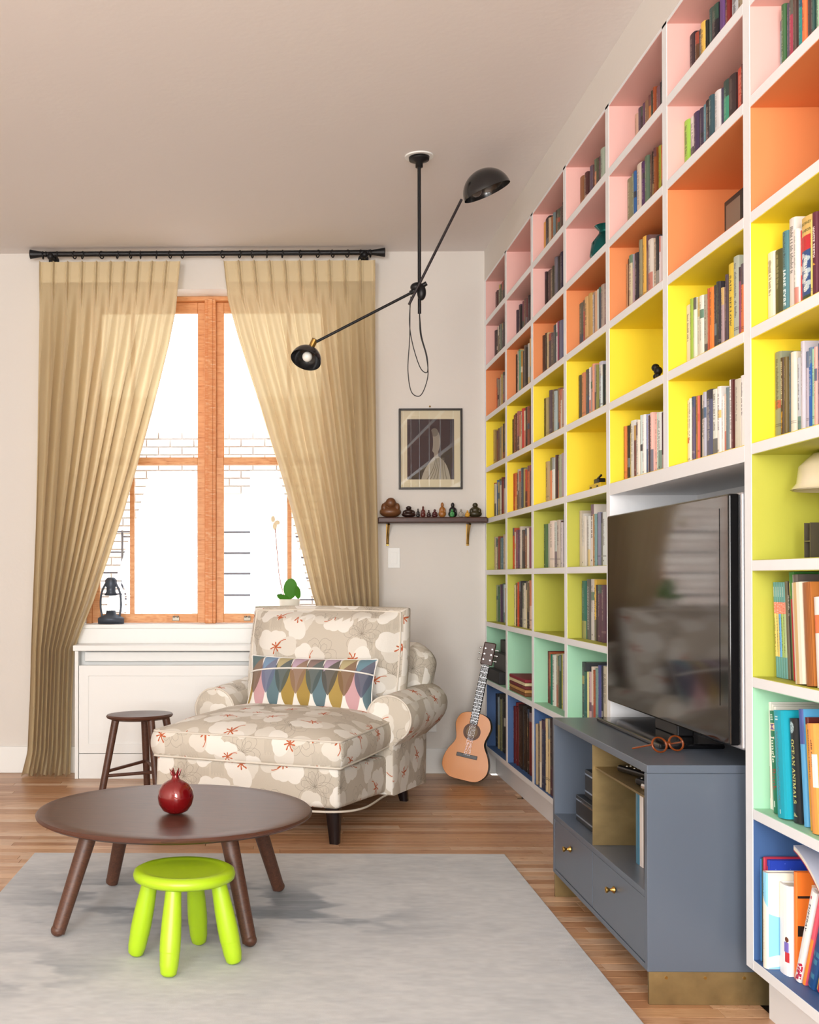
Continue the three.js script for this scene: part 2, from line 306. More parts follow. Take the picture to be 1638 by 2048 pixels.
  const ring = new THREE.TorusGeometry(0.0195, 0.0035, 10, 26).rotateY(Math.PI / 2);
  const xs = [-1.308, -1.23, -1.132, -1.087, -0.98, -0.891, -0.818, -0.762, -0.673, -0.597, -0.527, -0.304, -0.208, -0.138, -0.056, 0.03, 0.131, 0.228, 0.309, 0.392, 0.467, 0.52];
  xs.forEach((x, i) => { const m = one('curtain_ring', ring, M.black, `black curtain ring, ${i < 11 ? ORD[i] + ' from the left over the swept curtain' : ORD[i - 11] + ' from the left over the curtain by the armchair'}`, 'ring', 'curtain rings on the rod'); m.position.set(x, rodY - 0.006, rodZ); m.rotation.y = 0.5 * Math.sin(i * 2.7) ; });
}
// ---------------------------------------------------------------- white radiator cover under the window
{
  const x0 = -1.112, x1 = 0.336, zf = -6.3, g = thing('radiator_cover', 'white panelled radiator cover under the window', 'radiator cover', [0, 0, 0]);
  mesh('top', box(x0 - 0.01, x1 + 0.01, 0.7, 0.732, ZB + 0.009, zf + 0.012, 0.004), M.trim, g);
  for (const [a, b] of [[x0, x0 + 0.02], [x1 - 0.02, x1]]) mesh('side_panel', box(a, b, 0, 0.7, ZB + 0.009, zf + 0.006, 0.002), M.trim, g);
  mesh('grille_back', box(x0 + 0.02, x1 - 0.02, 0.6, 0.7, ZB + 0.09, ZB + 0.1, 0), M.trim, g);
  mesh('rail', box(x0 + 0.045, x1 - 0.045, 0.64, 0.692, zf - 0.07, zf - 0.05, 0.003), M.trim, g);
  mesh('face_panel', merge([box(x0 + 0.022, x1 - 0.022, 0.14, 0.621, zf - 0.02, zf - 0.004, 0.001), box(x0 + 0.022, x1 - 0.022, 0.563, 0.621, zf - 0.005, zf, 0.0015), box(x0 + 0.022, x1 - 0.022, 0.14, 0.193, zf - 0.005, zf, 0.0015), box(x0 + 0.022, x0 + 0.075, 0.19, 0.566, zf - 0.005, zf, 0.0015), box(x1 - 0.075, x1 - 0.022, 0.19, 0.566, zf - 0.005, zf, 0.0015)]), M.trim, g);
  mesh('plinth', box(x0 + 0.022, x1 - 0.022, 0, 0.137, zf - 0.02, zf - 0.002, 0.001), M.trim, g);
}
// ---------------------------------------------------------------- floral armchair
const flowers = canvas(1024, 1024, (c, w) => {
  c.fillStyle = '#d0c7b8'; c.fillRect(0, 0, w, w);
  const q = 1024;
  const wrap = (f) => { for (const dx of [-q, 0, q]) for (const dy of [-q, 0, q]) { c.save(); c.translate(dx, dy); f(); c.restore(); } };
  c.lineWidth = 1.4;
  for (let i = 0; i < 26; i++) { const x = rr(0, q), y = rr(0, q), n = 14 + Math.floor(rr(0, 12)), l = rr(60, 130); wrap(() => { c.strokeStyle = 'rgba(120,112,100,0.35)'; for (let k = 0; k < n; k++) { c.beginPath(); c.moveTo(x + k * 6, y + 8 * Math.sin(k)); c.lineTo(x + k * 6 + 3, y + l + 12 * Math.sin(k * 1.7)); c.stroke(); } }); }
  const petal = (a, r, wd, fill) => { c.save(); c.rotate(a); c.beginPath(); c.moveTo(0, 0); c.bezierCurveTo(wd * 0.9, -r * 0.15, wd * 1.15, -r * 0.95, wd * 0.25, -r); c.bezierCurveTo(-wd * 0.1, -r * 0.92, -wd * 0.2, -r * 1.03, -wd * 0.4, -r * 0.97); c.bezierCurveTo(-wd * 1.15, -r * 0.85, -wd * 0.8, -r * 0.15, 0, 0); if (fill) { c.fillStyle = fill; c.fill(); } else c.stroke(); c.restore(); };
  const outline = [[180, 640, 150], [700, 300, 160], [860, 820, 150], [420, 960, 140]];
  for (const [x, y, r] of outline) { const a0 = rr(0, 6); wrap(() => { c.save(); c.translate(x, y); c.strokeStyle = 'rgba(122,112,98,0.6)'; c.lineWidth = 2; for (let k = 0; k < 6; k++) { petal(a0 + k * 1.05, r, r * 0.42); petal(a0 + k * 1.05, r * 0.7, r * 0.2); } c.restore(); }); }
  const big = [[140, 160, 190], [480, 120, 170], [830, 180, 185], [300, 430, 190], [640, 520, 185], [960, 500, 175], [120, 840, 185], [470, 760, 190], [780, 880, 180], [300, 1000, 150]];
  for (const [x, y, r] of big) { const a0 = rr(0, 6), n = 4 + Math.floor(rr(0, 2)); wrap(() => { c.save(); c.translate(x, y); c.rotate(a0); const gap = 6.283 / 5.6; for (let k = 0; k < n; k++) petal(k * gap + 0.2 * Math.sin(k * 5), r * (0.85 + 0.15 * Math.sin(k * 3 + x)), r * 0.5, k % 3 ? '#efebe3' : '#e3ddd2');
    c.strokeStyle = '#c1633c'; c.fillStyle = '#c1633c'; c.lineCap = 'round';
    for (let k = 0; k < 7; k++) { const a = k * 0.9 + 0.3, l = r * (0.16 + 0.14 * ((k * 37 % 10) / 10)); c.lineWidth = r * 0.045; c.beginPath(); c.moveTo(0, 0); c.quadraticCurveTo(Math.cos(a + 0.3) * l * 0.5, Math.sin(a + 0.3) * l * 0.5, Math.cos(a) * l, Math.sin(a) * l); c.stroke(); c.beginPath(); c.ellipse(Math.cos(a) * l, Math.sin(a) * l, r * 0.06, r * 0.03, a, 0, 7); c.fill(); }
    c.lineWidth = r * 0.03; c.beginPath(); c.moveTo(0, 0); c.quadraticCurveTo(r * 0.2, r * 0.3, r * 0.1, r * 0.55); c.stroke(); c.restore(); }); }
});
flowers.wrapS = flowers.wrapT = THREE.RepeatWrapping;
M.floral = std({ map: flowers, roughness: 0.9, bumpMap: bumpOf(weave, 6), bumpScale: 0.0004 });
M.piping = std({ color: '#ddd5c8', roughness: 0.85 });
function cushion(w, h, d, { crown = 0.05, seg = 20, bulge = 0.012, soft = 0.3 } = {}) {   // box cushion: x wide, y thick, z deep
  const g = new THREE.BoxGeometry(w, h, d, seg, 8, seg), p = g.attributes.position;
  for (let i = 0; i < p.count; i++) {
    let x = p.getX(i), y = p.getY(i), z = p.getZ(i); const a = 2 * x / w, b = 2 * y / h, c = 2 * z / d;
    const plan = 1 - 0.025 * (a * a * c * c);
    const e = (1 - Math.pow(Math.abs(a), 4)) * (1 - Math.pow(Math.abs(c), 4));
    const rim = smooth(0.8, 1, Math.max(Math.abs(a), Math.abs(c)));
    y = y * (1 - soft * rim * 0.5 * Math.abs(b)) + Math.sign(b) * crown * e * Math.abs(b);
    x = x * plan + Math.sign(a) * bulge * (1 - b * b) * Math.pow(Math.abs(a), 6);
    z = z * plan + Math.sign(c) * bulge * (1 - b * b) * Math.pow(Math.abs(c), 6);
    p.setXYZ(i, x, y + 0.004 * (fbm(x * 9 + 3, z * 9, 2) - 0.5), z);
  }
  g.deleteAttribute('uv'); g.deleteAttribute('normal');
  const m = mergeVertices(g, 1e-5); m.computeVertexNormals();
  m.setAttribute('uv', new THREE.Float32BufferAttribute(new Float32Array(m.attributes.position.count * 2), 2));
  return m;
}
function rim(w, h, d, soft, side) {                                  // points of a cushion's seam
  const pts = [], n = 14, y = side * h / 2 * (1 - soft * 0.5);
  const P = (a, c) => { const k = 1 - 0.025 * (a * a * c * c); pts.push([a * w / 2 * k, y, c * d / 2 * k]); };
  for (let i = 0; i < n; i++) P(-1 + 2 * i / n, -1); for (let i = 0; i < n; i++) P(1, -1 + 2 * i / n); for (let i = 0; i < n; i++) P(1 - 2 * i / n, 1); for (let i = 0; i < n; i++) P(-1, 1 - 2 * i / n);
  return pts;
}
const ARMCHAIR = { pos: [0.25, 0, -4.778], turn: -0.418 };
{
  const g = thing('floral_armchair', 'deep armchair in beige fabric printed with white magnolia flowers', 'armchair', ARMCHAIR.pos, ARMCHAIR.turn);
  const FS = 0.62, xm = -0.42;
  const fab = (geo, s) => metreUV(geo, FS, s);
  // base: slopes down a little to the back
  const base = new RoundedBoxGeometry(0.87, 0.17, 1.1, 3, 0.022);
  mesh('base', fab(at(base, xm, 0.2, -0.52, -0.055), [0.2, 0, 0.1]), M.floral, g);
  mesh('base_piping', tube([[-0.85, 0.137, 0.03], [0.012, 0.137, 0.03], [0.014, 0.1, -0.6], [0.014, 0.08, -1.05]].map((p) => p), 0.005, 80, 6), M.piping, g);
  // seat cushion
  const seat = mesh('seat_cushion', fab(at(cushion(0.9, 0.125, 0.86, { crown: 0.055, soft: 0.25 }), xm, 0.378, -0.39, 0.02), [0.05, 0.3, 0.25]), M.floral, g);
  for (const s of [-1, 1]) mesh('piping', at(tube(rim(0.9, 0.125, 0.86, 0.25, s), 0.005, 200, 6, true), xm, 0.378, -0.39, 0.02), M.piping, seat);
  // rolled arms
  for (const s of [1, -1]) {
    const cx = xm + s * 0.44, sh = new THREE.Shape(), pts = [];
    const R = 0.098, cy = 0.452;
    pts.push([-0.055 * s, 0.11], [0.02 * s, 0.11]);
    pts.push([0.022 * s, 0.33]);
    for (let k = 0; k <= 18; k++) { const a = -0.95 + k * (Math.PI + 1.9 - 0.1) / 18; pts.push([s * (0.008 + R * Math.cos(a)), cy + R * Math.sin(a)]); }
    pts.push([-0.055 * s, 0.36]);
    pts.forEach(([x, y], i) => (i ? sh.lineTo(x, y) : sh.moveTo(x, y)));
    const e = new THREE.ExtrudeGeometry(sh, { depth: 0.5, bevelEnabled: true, bevelThickness: 0.014, bevelSize: 0.01, bevelSegments: 3, steps: 6 });
    e.translate(cx, 0, -1.09);
    const p = e.attributes.position;                                // arm widens a little towards the back
    for (let i = 0; i < p.count; i++) { const t = Math.max(0, (-0.6 - p.getZ(i)) / 0.5); p.setX(i, p.getX(i) + s * 0.03 * t * smooth(0.3, 0.5, p.getY(i))); p.setY(i, p.getY(i) + 0.02 * t * smooth(0.3, 0.5, p.getY(i)) - 0.02 * t * (1 - smooth(0.1, 0.2, p.getY(i)))); }
    const arm = mesh('arm', fab(smoothShade(e, 0.7), [0.31 * s, 0.12, 0.5]), M.floral, g);
    const ring = []; for (let k = 0; k <= 20; k++) { const a = -0.95 + k * (Math.PI + 1.8) / 20; ring.push([cx + s * (0.008 + (R + 0.008) * Math.cos(a)), cy + (R + 0.008) * Math.sin(a), -0.578]); }
    mesh('piping', tube(ring, 0.005, 60, 6), M.piping, arm);
  }
  // back with soft rolled sides
  const bk = new RoundedBoxGeometry(1.02, 0.62, 0.2, 6, 0.095), bp = bk.attributes.position;
  for (let i = 0; i < bp.count; i++) { const y = bp.getY(i), x = bp.getX(i); const w = 0.9 + 0.1 * smooth(-0.2, 0.22, y); bp.setX(i, x * w); bp.setY(i, y - 0.05 * smooth(0.3, 0.5, Math.abs(x)) * smooth(0, 0.3, y)); }
  bk.computeVertexNormals();
  mesh('back', fab(at(bk, xm + 0.005, 0.5, -1.08, -0.2), [0.1, 0.2, 0]), M.floral, g);
  mesh('back_base', fab(box(-0.84, 0.005, 0.1, 0.4, -1.12, -0.98, 0.02), [0.4, 0.1, 0]), M.floral, g);
  // loose back cushion
  const bc = cushion(0.78, 0.16, 0.46, { crown: 0.07, soft: 0.7, bulge: 0.03 });
  const back = mesh('back_cushion', fab(at(bc, xm + 0.035, 0.705, -0.86, Math.PI / 2 - 0.2), [0.27, 0.02, 0]), M.floral, g);
  mesh('piping', at(tube(rim(0.78, 0.16, 0.46, 0.7, 1), 0.005, 200, 6, true), xm + 0.035, 0.705, -0.86, Math.PI / 2 - 0.2), M.piping, back);
  for (const [x, z, sx, sz, h] of [[-0.02, 0.0, 0.01, 0.01, 0.145], [-0.82, 0.0, -0.01, 0.01, 0.145], [-0.03, -0.93, 0.0, -0.06, 0.11], [-0.81, -0.93, 0, -0.06, 0.11]]) {
    const l = new THREE.CylinderGeometry(0.037, 0.024, h, 4, 1).rotateY(Math.PI / 4), p = l.attributes.position;
    for (let i = 0; i < p.count; i++) { const t = (h / 2 - p.getY(i)) / h; p.setX(i, p.getX(i) + sx * t); p.setZ(i, p.getZ(i) + sz * t); }
    mesh('leg', at(plain(l), x, h / 2, z), M.darkLeg, g);
  }
}
// striped lumbar pillow on the chair
{
  const cols = ['#6f8f9c', '#a5883f', '#7d6a5c', '#a5883f', '#5d7a86', '#6a6256', '#a5883f', '#8a5f58', '#c99aa0', '#5c6a76', '#4f6b74', '#a5883f', '#c99aa0', '#566f7d'];
  const print = canvas(1024, 512, (c, w, h) => {
    c.fillStyle = '#efece6'; c.fillRect(0, 0, w, h);
    const n = 8, dx = w / n, mid = h * 0.52;
    const leaf = (x, y0, y1, wd, col, al = 0.9) => { c.globalAlpha = al; c.fillStyle = col; c.beginPath(); c.moveTo(x, y0); c.bezierCurveTo(x + wd, lerp(y0, y1, 0.35), x + wd * 0.9, lerp(y0, y1, 0.75), x, y1); c.bezierCurveTo(x - wd * 0.9, lerp(y0, y1, 0.75), x - wd, lerp(y0, y1, 0.35), x, y0); c.fill(); c.globalAlpha = 1; };
    const low = ['#a5883f', '#c99aa0', '#55707c', '#a08238', '#a08238', '#55707c', '#a5883f', '#c99aa0', '#55707c'];
    const up = ['#7c6656', '#66708c', '#4f5a58', '#8a6f5c', '#4f5a58', '#54504a', '#7c5f48', '#565a6e', '#566f7d'];
    const top = ['#5f7a80', '#7fa0c0', '#c9b98a', '#c8aec8', '#9a7f78', '#c8aec8', '#c6bb90', '#6f96a4', '#a5883f'];
    for (let i = 0; i <= n; i++) { leaf(i * dx, h * 0.2, h * 1.03, dx * 0.62, low[i]); }
    for (let i = 0; i <= n; i++) leaf(i * dx + dx / 2, -h * 0.25, mid + h * 0.2, dx * 0.7, up[i], 0.86);
    for (let i = 0; i <= n; i++) { c.globalAlpha = 0.85; c.fillStyle = top[i]; c.beginPath(); c.moveTo(i * dx, 0); c.lineTo((i + 1) * dx, 0); c.lineTo((i + 0.1) * dx, h * 0.3); c.fill(); c.globalAlpha = 1; }
    for (let i = 0; i < 3000; i++) { c.fillStyle = `rgba(255,255,255,${0.03 + 0.05 * rnd()})`; c.fillRect(rr(0, w), rr(0, h), 2, 1); }
  });
  const th = ARMCHAIR.turn, lp = (x, y, z) => [ARMCHAIR.pos[0] + x * Math.cos(th) + z * Math.sin(th), y, ARMCHAIR.pos[2] - x * Math.sin(th) + z * Math.cos(th)];
  const g = thing('lumbar_pillow', 'long pillow with blue, ochre and pink leaf stripes on the armchair', 'pillow', lp(-0.385, 0.458, -0.60), th - 0.03);
  g.rotation.order = 'YXZ';
  const W = 0.66, H = 0.27, T = 0.075, nx = 40, ny = 24;
  function half(sgn) {
    const pos = [], uv = [], idx = [];
    for (let j = 0; j <= ny; j++) for (let i = 0; i <= nx; i++) {
      const a = -1 + 2 * i / nx, b = -1 + 2 * j / ny, t = T * Math.pow(Math.max(0, 1 - Math.pow(Math.abs(a), 3.2)), 0.55) * Math.pow(Math.max(0, 1 - Math.pow(Math.abs(b), 2.6)), 0.55);
      const px = a * W / 2 * (1 - 0.045 * (1 - b * b) * a * a), py = b * H / 2 * (1 - 0.07 * (1 - a * a) * b * b);
      pos.push(px, py + H / 2, sgn * (t + 0.003 * (fbm(a * 6 + 9, b * 5, 2) - 0.5))); uv.push((a + 1) / 2, (b + 1) / 2);
    }
    for (let j = 0; j < ny; j++) for (let i = 0; i < nx; i++) { const k = j * (nx + 1) + i; sgn > 0 ? idx.push(k, k + 1, k + nx + 1, k + 1, k + nx + 2, k + nx + 1) : idx.push(k, k + nx + 1, k + 1, k + 1, k + nx + 1, k + nx + 2); }
    const q = new THREE.BufferGeometry(); q.setAttribute('position', new THREE.Float32BufferAttribute(pos, 3)); q.setAttribute('uv', new THREE.Float32BufferAttribute(uv, 2)); q.setIndex(idx); q.computeVertexNormals(); return q;
  }
  g.rotation.x = -0.28;
  mesh('cover', merge([half(1), half(-1)]), std({ map: print, roughness: 0.88 }), g);
  const e = []; const E = (a, b) => e.push([a * W / 2 * (1 - 0.045 * (1 - b * b) * a * a), b * H / 2 * (1 - 0.07 * (1 - a * a) * b * b) + H / 2, 0]);
  for (let i = 0; i < 20; i++) E(-1 + i / 10, -1); for (let i = 0; i < 12; i++) E(1, -1 + i / 6); for (let i = 0; i < 20; i++) E(1 - i / 10, 1); for (let i = 0; i < 12; i++) E(-1, 1 - i / 6);
  mesh('piping', tube(e, 0.0035, 220, 6, true), std({ color: '#f1eee8', roughness: 0.8 }), g);
  const band = []; for (let i = 0; i <= 30; i++) { const a = -0.985 + 1.97 * i / 30, b = 0.5 - 0.12 * a * a + 0.03 * a; const t = T * Math.pow(Math.max(0, 1 - Math.pow(Math.abs(a), 3.2)), 0.55) * Math.pow(1 - Math.pow(Math.abs(b), 2.6), 0.55); band.push([a * W / 2 * 0.985, b * H / 2 + H / 2, t + 0.001]); }
  mesh('front_piping', tube(band, 0.004, 120, 6), std({ color: '#f1eee8', roughness: 0.8 }), g);
}
// ---------------------------------------------------------------- coffee table, stools, rug
{
  const g = thing('coffee_table', 'round dark walnut coffee table with four splayed legs', 'table', [-0.334, 0.0128, -3.738]); g.scale.y = 0.965;
  mesh('tabletop', metreUV(smoothShade(lathe([[0, 0.318], [0.34, 0.318], [0.43, 0.331], [0.4445, 0.339], [0.446, 0.345], [0.441, 0.351], [0.43, 0.3535], [0.39, 0.352], [0.36, 0.3505], [0, 0.3505]], 96), 0.5), 1), M.walnut, g);
  for (const [x, z] of [[-0.339, 0.252], [0.255, 0.342], [-0.256, -0.332], [0.342, -0.263]]) {
    const l = rod([x * 0.985, 0.012, z * 0.985], [x * 0.72, 0.325, z * 0.72], 0.0215, 0.027, 20);
    mesh('leg', merge([l, ball(x * 0.985, 0.02, z * 0.985, 0.0215, 0.02, 0.0215, 16)]), M.walnutLeg, g);
  }
}
{
  const lime = phy({ color: '#a5c81c', roughness: 0.34, sheen: 0 }), g = thing('step_stool', 'lime green plastic children\'s stool in front of the coffee table', 'stool', [-0.266, 0.0125, -3.279], 0.25);
  mesh('seat', lathe([[0, 0.235], [0.1, 0.233], [0.13, 0.229], [0.143, 0.236], [0.1455, 0.247], [0.142, 0.258], [0.13, 0.264], [0.115, 0.261], [0.1, 0.2585], [0, 0.2575]], 64), lime, g);
  const prof = [[0, 0], [0.014, 0.001], [0.022, 0.008], [0.026, 0.03], [0.0275, 0.062], [0.0278, 0.064], [0.0285, 0.067], [0.0288, 0.1], [0.027, 0.15], [0.0235, 0.2], [0.0215, 0.238]];
  for (const a of [0, 1, 2, 3]) {
    const t = a * Math.PI / 2 + 0.47, l = lathe(prof, 28), bx = 0.148 * Math.cos(t), bz = 0.148 * Math.sin(t), tx = 0.098 * Math.cos(t), tz = 0.098 * Math.sin(t);
    const q = new THREE.Quaternion().setFromUnitVectors(new THREE.Vector3(0, 1, 0), new THREE.Vector3(tx - bx, 0.238, tz - bz).normalize());
    l.applyQuaternion(q); l.translate(bx, 0.002, bz);
    mesh('leg', l, lime, g);
  }
}
{
  const g = thing('wooden_stool', 'dark walnut stool with an oval seat beside the radiator cover', 'stool', [-0.665, 0, -5.55], 0);
  const seat = lathe([[0, 0.418], [0.135, 0.42], [0.163, 0.43], [0.168, 0.438], [0.163, 0.445], [0.14, 0.447], [0, 0.44]], 64);
  seat.scale(1, 1, 0.8); seat.rotateY(0.6);
  mesh('seat', metreUV(smoothShade(seat, 0.6), 1), M.walnut, g);
  const legs = [[-0.175, 0.1], [0.1, 0.13], [0.02, -0.14], [0.2, -0.02]];
  for (const [x, z] of legs) mesh('leg', rod([x * 1.05, 0, z * 1.05], [x * 0.62, 0.425, z * 0.62], 0.016, 0.0185, 16), M.walnutLeg, g);
  const pt = ([x, z], y) => { const k = lerp(1.05, 0.62, y / 0.425); return [x * k, y, z * k]; };
  mesh('stretcher', rod(pt(legs[0], 0.18), pt(legs[2], 0.2), 0.008), M.walnutLeg, g);
  mesh('stretcher', rod(pt(legs[0], 0.16), pt(legs[3], 0.17), 0.008), M.walnutLeg, g);
  mesh('stretcher', rod(pt(legs[1], 0.2), pt(legs[2], 0.2), 0.008), M.walnutLeg, g);
}
{
  const tex = pixels(1024, 1024, (u, v) => {
    let base = mixc(hex('e4e7ea'), hex('f0f1f2'), fbm(u * 24, v * 90, 3));
    const a = fbm(u * 3 + 5.2, v * 5 + 1.3, 5), b = fbm(u * 5 + 20.3, v * 9 + 8, 5), streak = fbm(u * 10, v * 120 + 30, 3);
    let k = smooth(0.55, 0.66, a) * (0.35 + 0.65 * streak) * 0.55 + smooth(0.6, 0.68, b) * streak * 0.9;
    const near = Math.exp(-((u - 0.32) ** 2 / 0.06 + (v - 0.78) ** 2 / 0.012)) + 0.8 * Math.exp(-((u - 0.6) ** 2 / 0.02 + (v - 0.72) ** 2 / 0.006)) + 0.6 * Math.exp(-((u - 0.12) ** 2 / 0.02 + (v - 0.52) ** 2 / 0.004));
    k = Math.min(1, k * 0.16 + near * smooth(0.44, 0.6, fbm(u * 9 + 3, v * 22 + 5, 4)) * (0.3 + 0.7 * streak) * 1.3);
    base = mixc(base, hex('9aa2ab'), Math.min(0.85, k));
    const s = (fbm(u * 64, v * 64 * 3, 2) - 0.5) * 14;
    return base.map((q) => q + s);
  });
  tex.wrapS = tex.wrapT = THREE.ClampToEdgeWrapping;
  const x0 = -0.965, x1 = 0.895, z0 = -4.555, z1 = -1.7, geo = plain(new RoundedBoxGeometry(x1 - x0, 0.012, z1 - z0, 2, 0.005).translate((x0 + x1) / 2, 0.0065, (z0 + z1) / 2));
  const p = geo.attributes.position, uv = geo.attributes.uv;
  for (let i = 0; i < p.count; i++) uv.setXY(i, (p.getX(i) - x0) / (x1 - x0), (z1 - p.getZ(i)) / (z1 - z0));
  one('area_rug', geo, std({ map: tex, roughness: 0.97, bumpMap: bumpOf(weave, 40), bumpScale: 0.0012 }), 'pale grey area rug with blue grey brushed patches under the coffee table', 'rug');
}
// glass pomegranate on the table
{
  const g = thing('pomegranate', 'glossy red glass pomegranate standing on the coffee table', 'ornament', [-0.325, 0.352, -3.66]);
  const red = phy({ color: '#7a0a10', roughness: 0.06, clearcoat: 1, clearcoatRoughness: 0.02, metalness: 0.25 });
  const b = lathe([[0, 0], [0.022, 0.001], [0.04, 0.01], [0.053, 0.03], [0.0575, 0.052], [0.054, 0.075], [0.042, 0.094], [0.024, 0.105], [0.014, 0.109], [0.011, 0.116], [0.0105, 0.124]], 40), p = b.attributes.position;
  for (let i = 0; i < p.count; i++) { const a = Math.atan2(p.getZ(i), p.getX(i)), k = 1 + 0.018 * Math.cos(5 * a) * smooth(0.02, 0.06, p.getY(i)); p.setX(i, p.getX(i) * k); p.setZ(i, p.getZ(i) * k); }
  b.computeVertexNormals();
  mesh('body', b, red, g);
  const sp = []; for (let k = 0; k < 6; k++) { const a = k * Math.PI / 3; sp.push(rod([0.0095 * Math.cos(a), 0.122, 0.0095 * Math.sin(a)], [0.019 * Math.cos(a), 0.142, 0.019 * Math.sin(a)], 0.0052, 0.0008, 8)); }
  mesh('crown', merge(sp), red, g);
}

// ---------------------------------------------------------------- built-in bookcase
const ZL = [-6.465, -5.878, -5.274, -4.67, -4.065, -3.461, -2.857, -2.252], DIV = 0.042;
const ROWT = [2.7648, 2.5156, 2.2643, 1.9771, 1.6902, 1.4045, 1.1173, 0.8303, 0.5057], ROWB = [2.5432, 2.2914, 2.0037, 1.717, 1.431, 1.1427, 0.8552, 0.5303, 0.1588];
const ROWCOLOR = ['#e9b9b1', '#e9b9b1', '#e08c54', '#f3da2e', '#f3da2e', '#b9b944', '#b9b944', '#9fd2b2', '#3c5f92'];
const inNiche = (c, r) => (c === 4 || c === 5) && r >= 5;
{
  const g = thing('bookcase', 'white wall of open shelves painted pink, orange, yellow, olive, mint and navy inside', 'bookcase', [0, 0, 0]);
  const paint = {}; for (const c of ROWCOLOR) paint[c] ??= std({ color: c, roughness: 0.55 });
  const X0 = SX, X1 = SX + DEPTH, nC = 7, BOT = 0.133, endZ = -1.69;
  const white = M.shelfWhite;
  mesh('side_panel', box(X0, X1, BOT, 2.775, ZB + 0.001, ZL[0], 0.001), white, g);
  for (let k = 1; k <= nC; k++) {
    const z1 = ZL[k], z0 = z1 - DIV, y0 = k === 5 ? 1.431 : BOT;
    mesh('upright', box(X0, X1, y0, 2.775, z0, z1, 0.001), white, g);
  }
  mesh('side_panel', box(X0, X1, BOT, 2.775, endZ, UNIT_END - 0.001, 0.001), white, g);
  const cells = (k) => [ZL[k], k < nC ? ZL[k + 1] - DIV : endZ];
  for (let k = 0; k <= nC; k++) {
    const [z0, z1] = cells(k);
    for (let r = 0; r < 9; r++) {
      if (inNiche(k, r)) continue;
      const under = r < 8 ? ROWT[r + 1] : BOT;
      if (!(r === 4 && (k === 4 || k === 5))) mesh('shelf', box(X0, X1, under, ROWB[r], z0 + 0.0002, z1 - 0.0002, 0.001), white, g);
      const t = 0.0016, m = paint[ROWCOLOR[r]], xf = X0 + 0.0015;
      mesh('painted_lining', merge([box(xf, X1, ROWB[r], ROWB[r] + t, z0, z1, 0), box(xf, X1, ROWT[r] - t, ROWT[r], z0, z1, 0), box(xf, X1, ROWB[r] + t, ROWT[r] - t, z0, z0 + t, 0), box(xf, X1, ROWB[r] + t, ROWT[r] - t, z1 - t, z1, 0), box(X1 - t, X1, ROWB[r] + t, ROWT[r] - t, z0 + t, z1 - t, 0)]), m, g);
    }
  }
  mesh('top_rail', box(X0, X1, ROWT[0], 2.775, ZL[0], endZ, 0.0005), white, g);
  mesh('niche_lintel', box(X0, X1, 1.39, 1.431, ZL[4] + 0.0002, ZL[6] - DIV - 0.0002, 0.001), white, g);
  mesh('niche_back', box(X1 - 0.004, X1, 0, 1.39, ZL[4], ZL[6] - DIV, 0), white, g);
  mesh('plinth', box(1.226, 1.245, 0, BOT, ZB + 0.017, ZL[4] - DIV, 0.001), white, g);
  mesh('plinth', box(1.226, 1.245, 0, BOT, ZL[6] - DIV, UNIT_END - 0.001, 0.001), white, g);
}
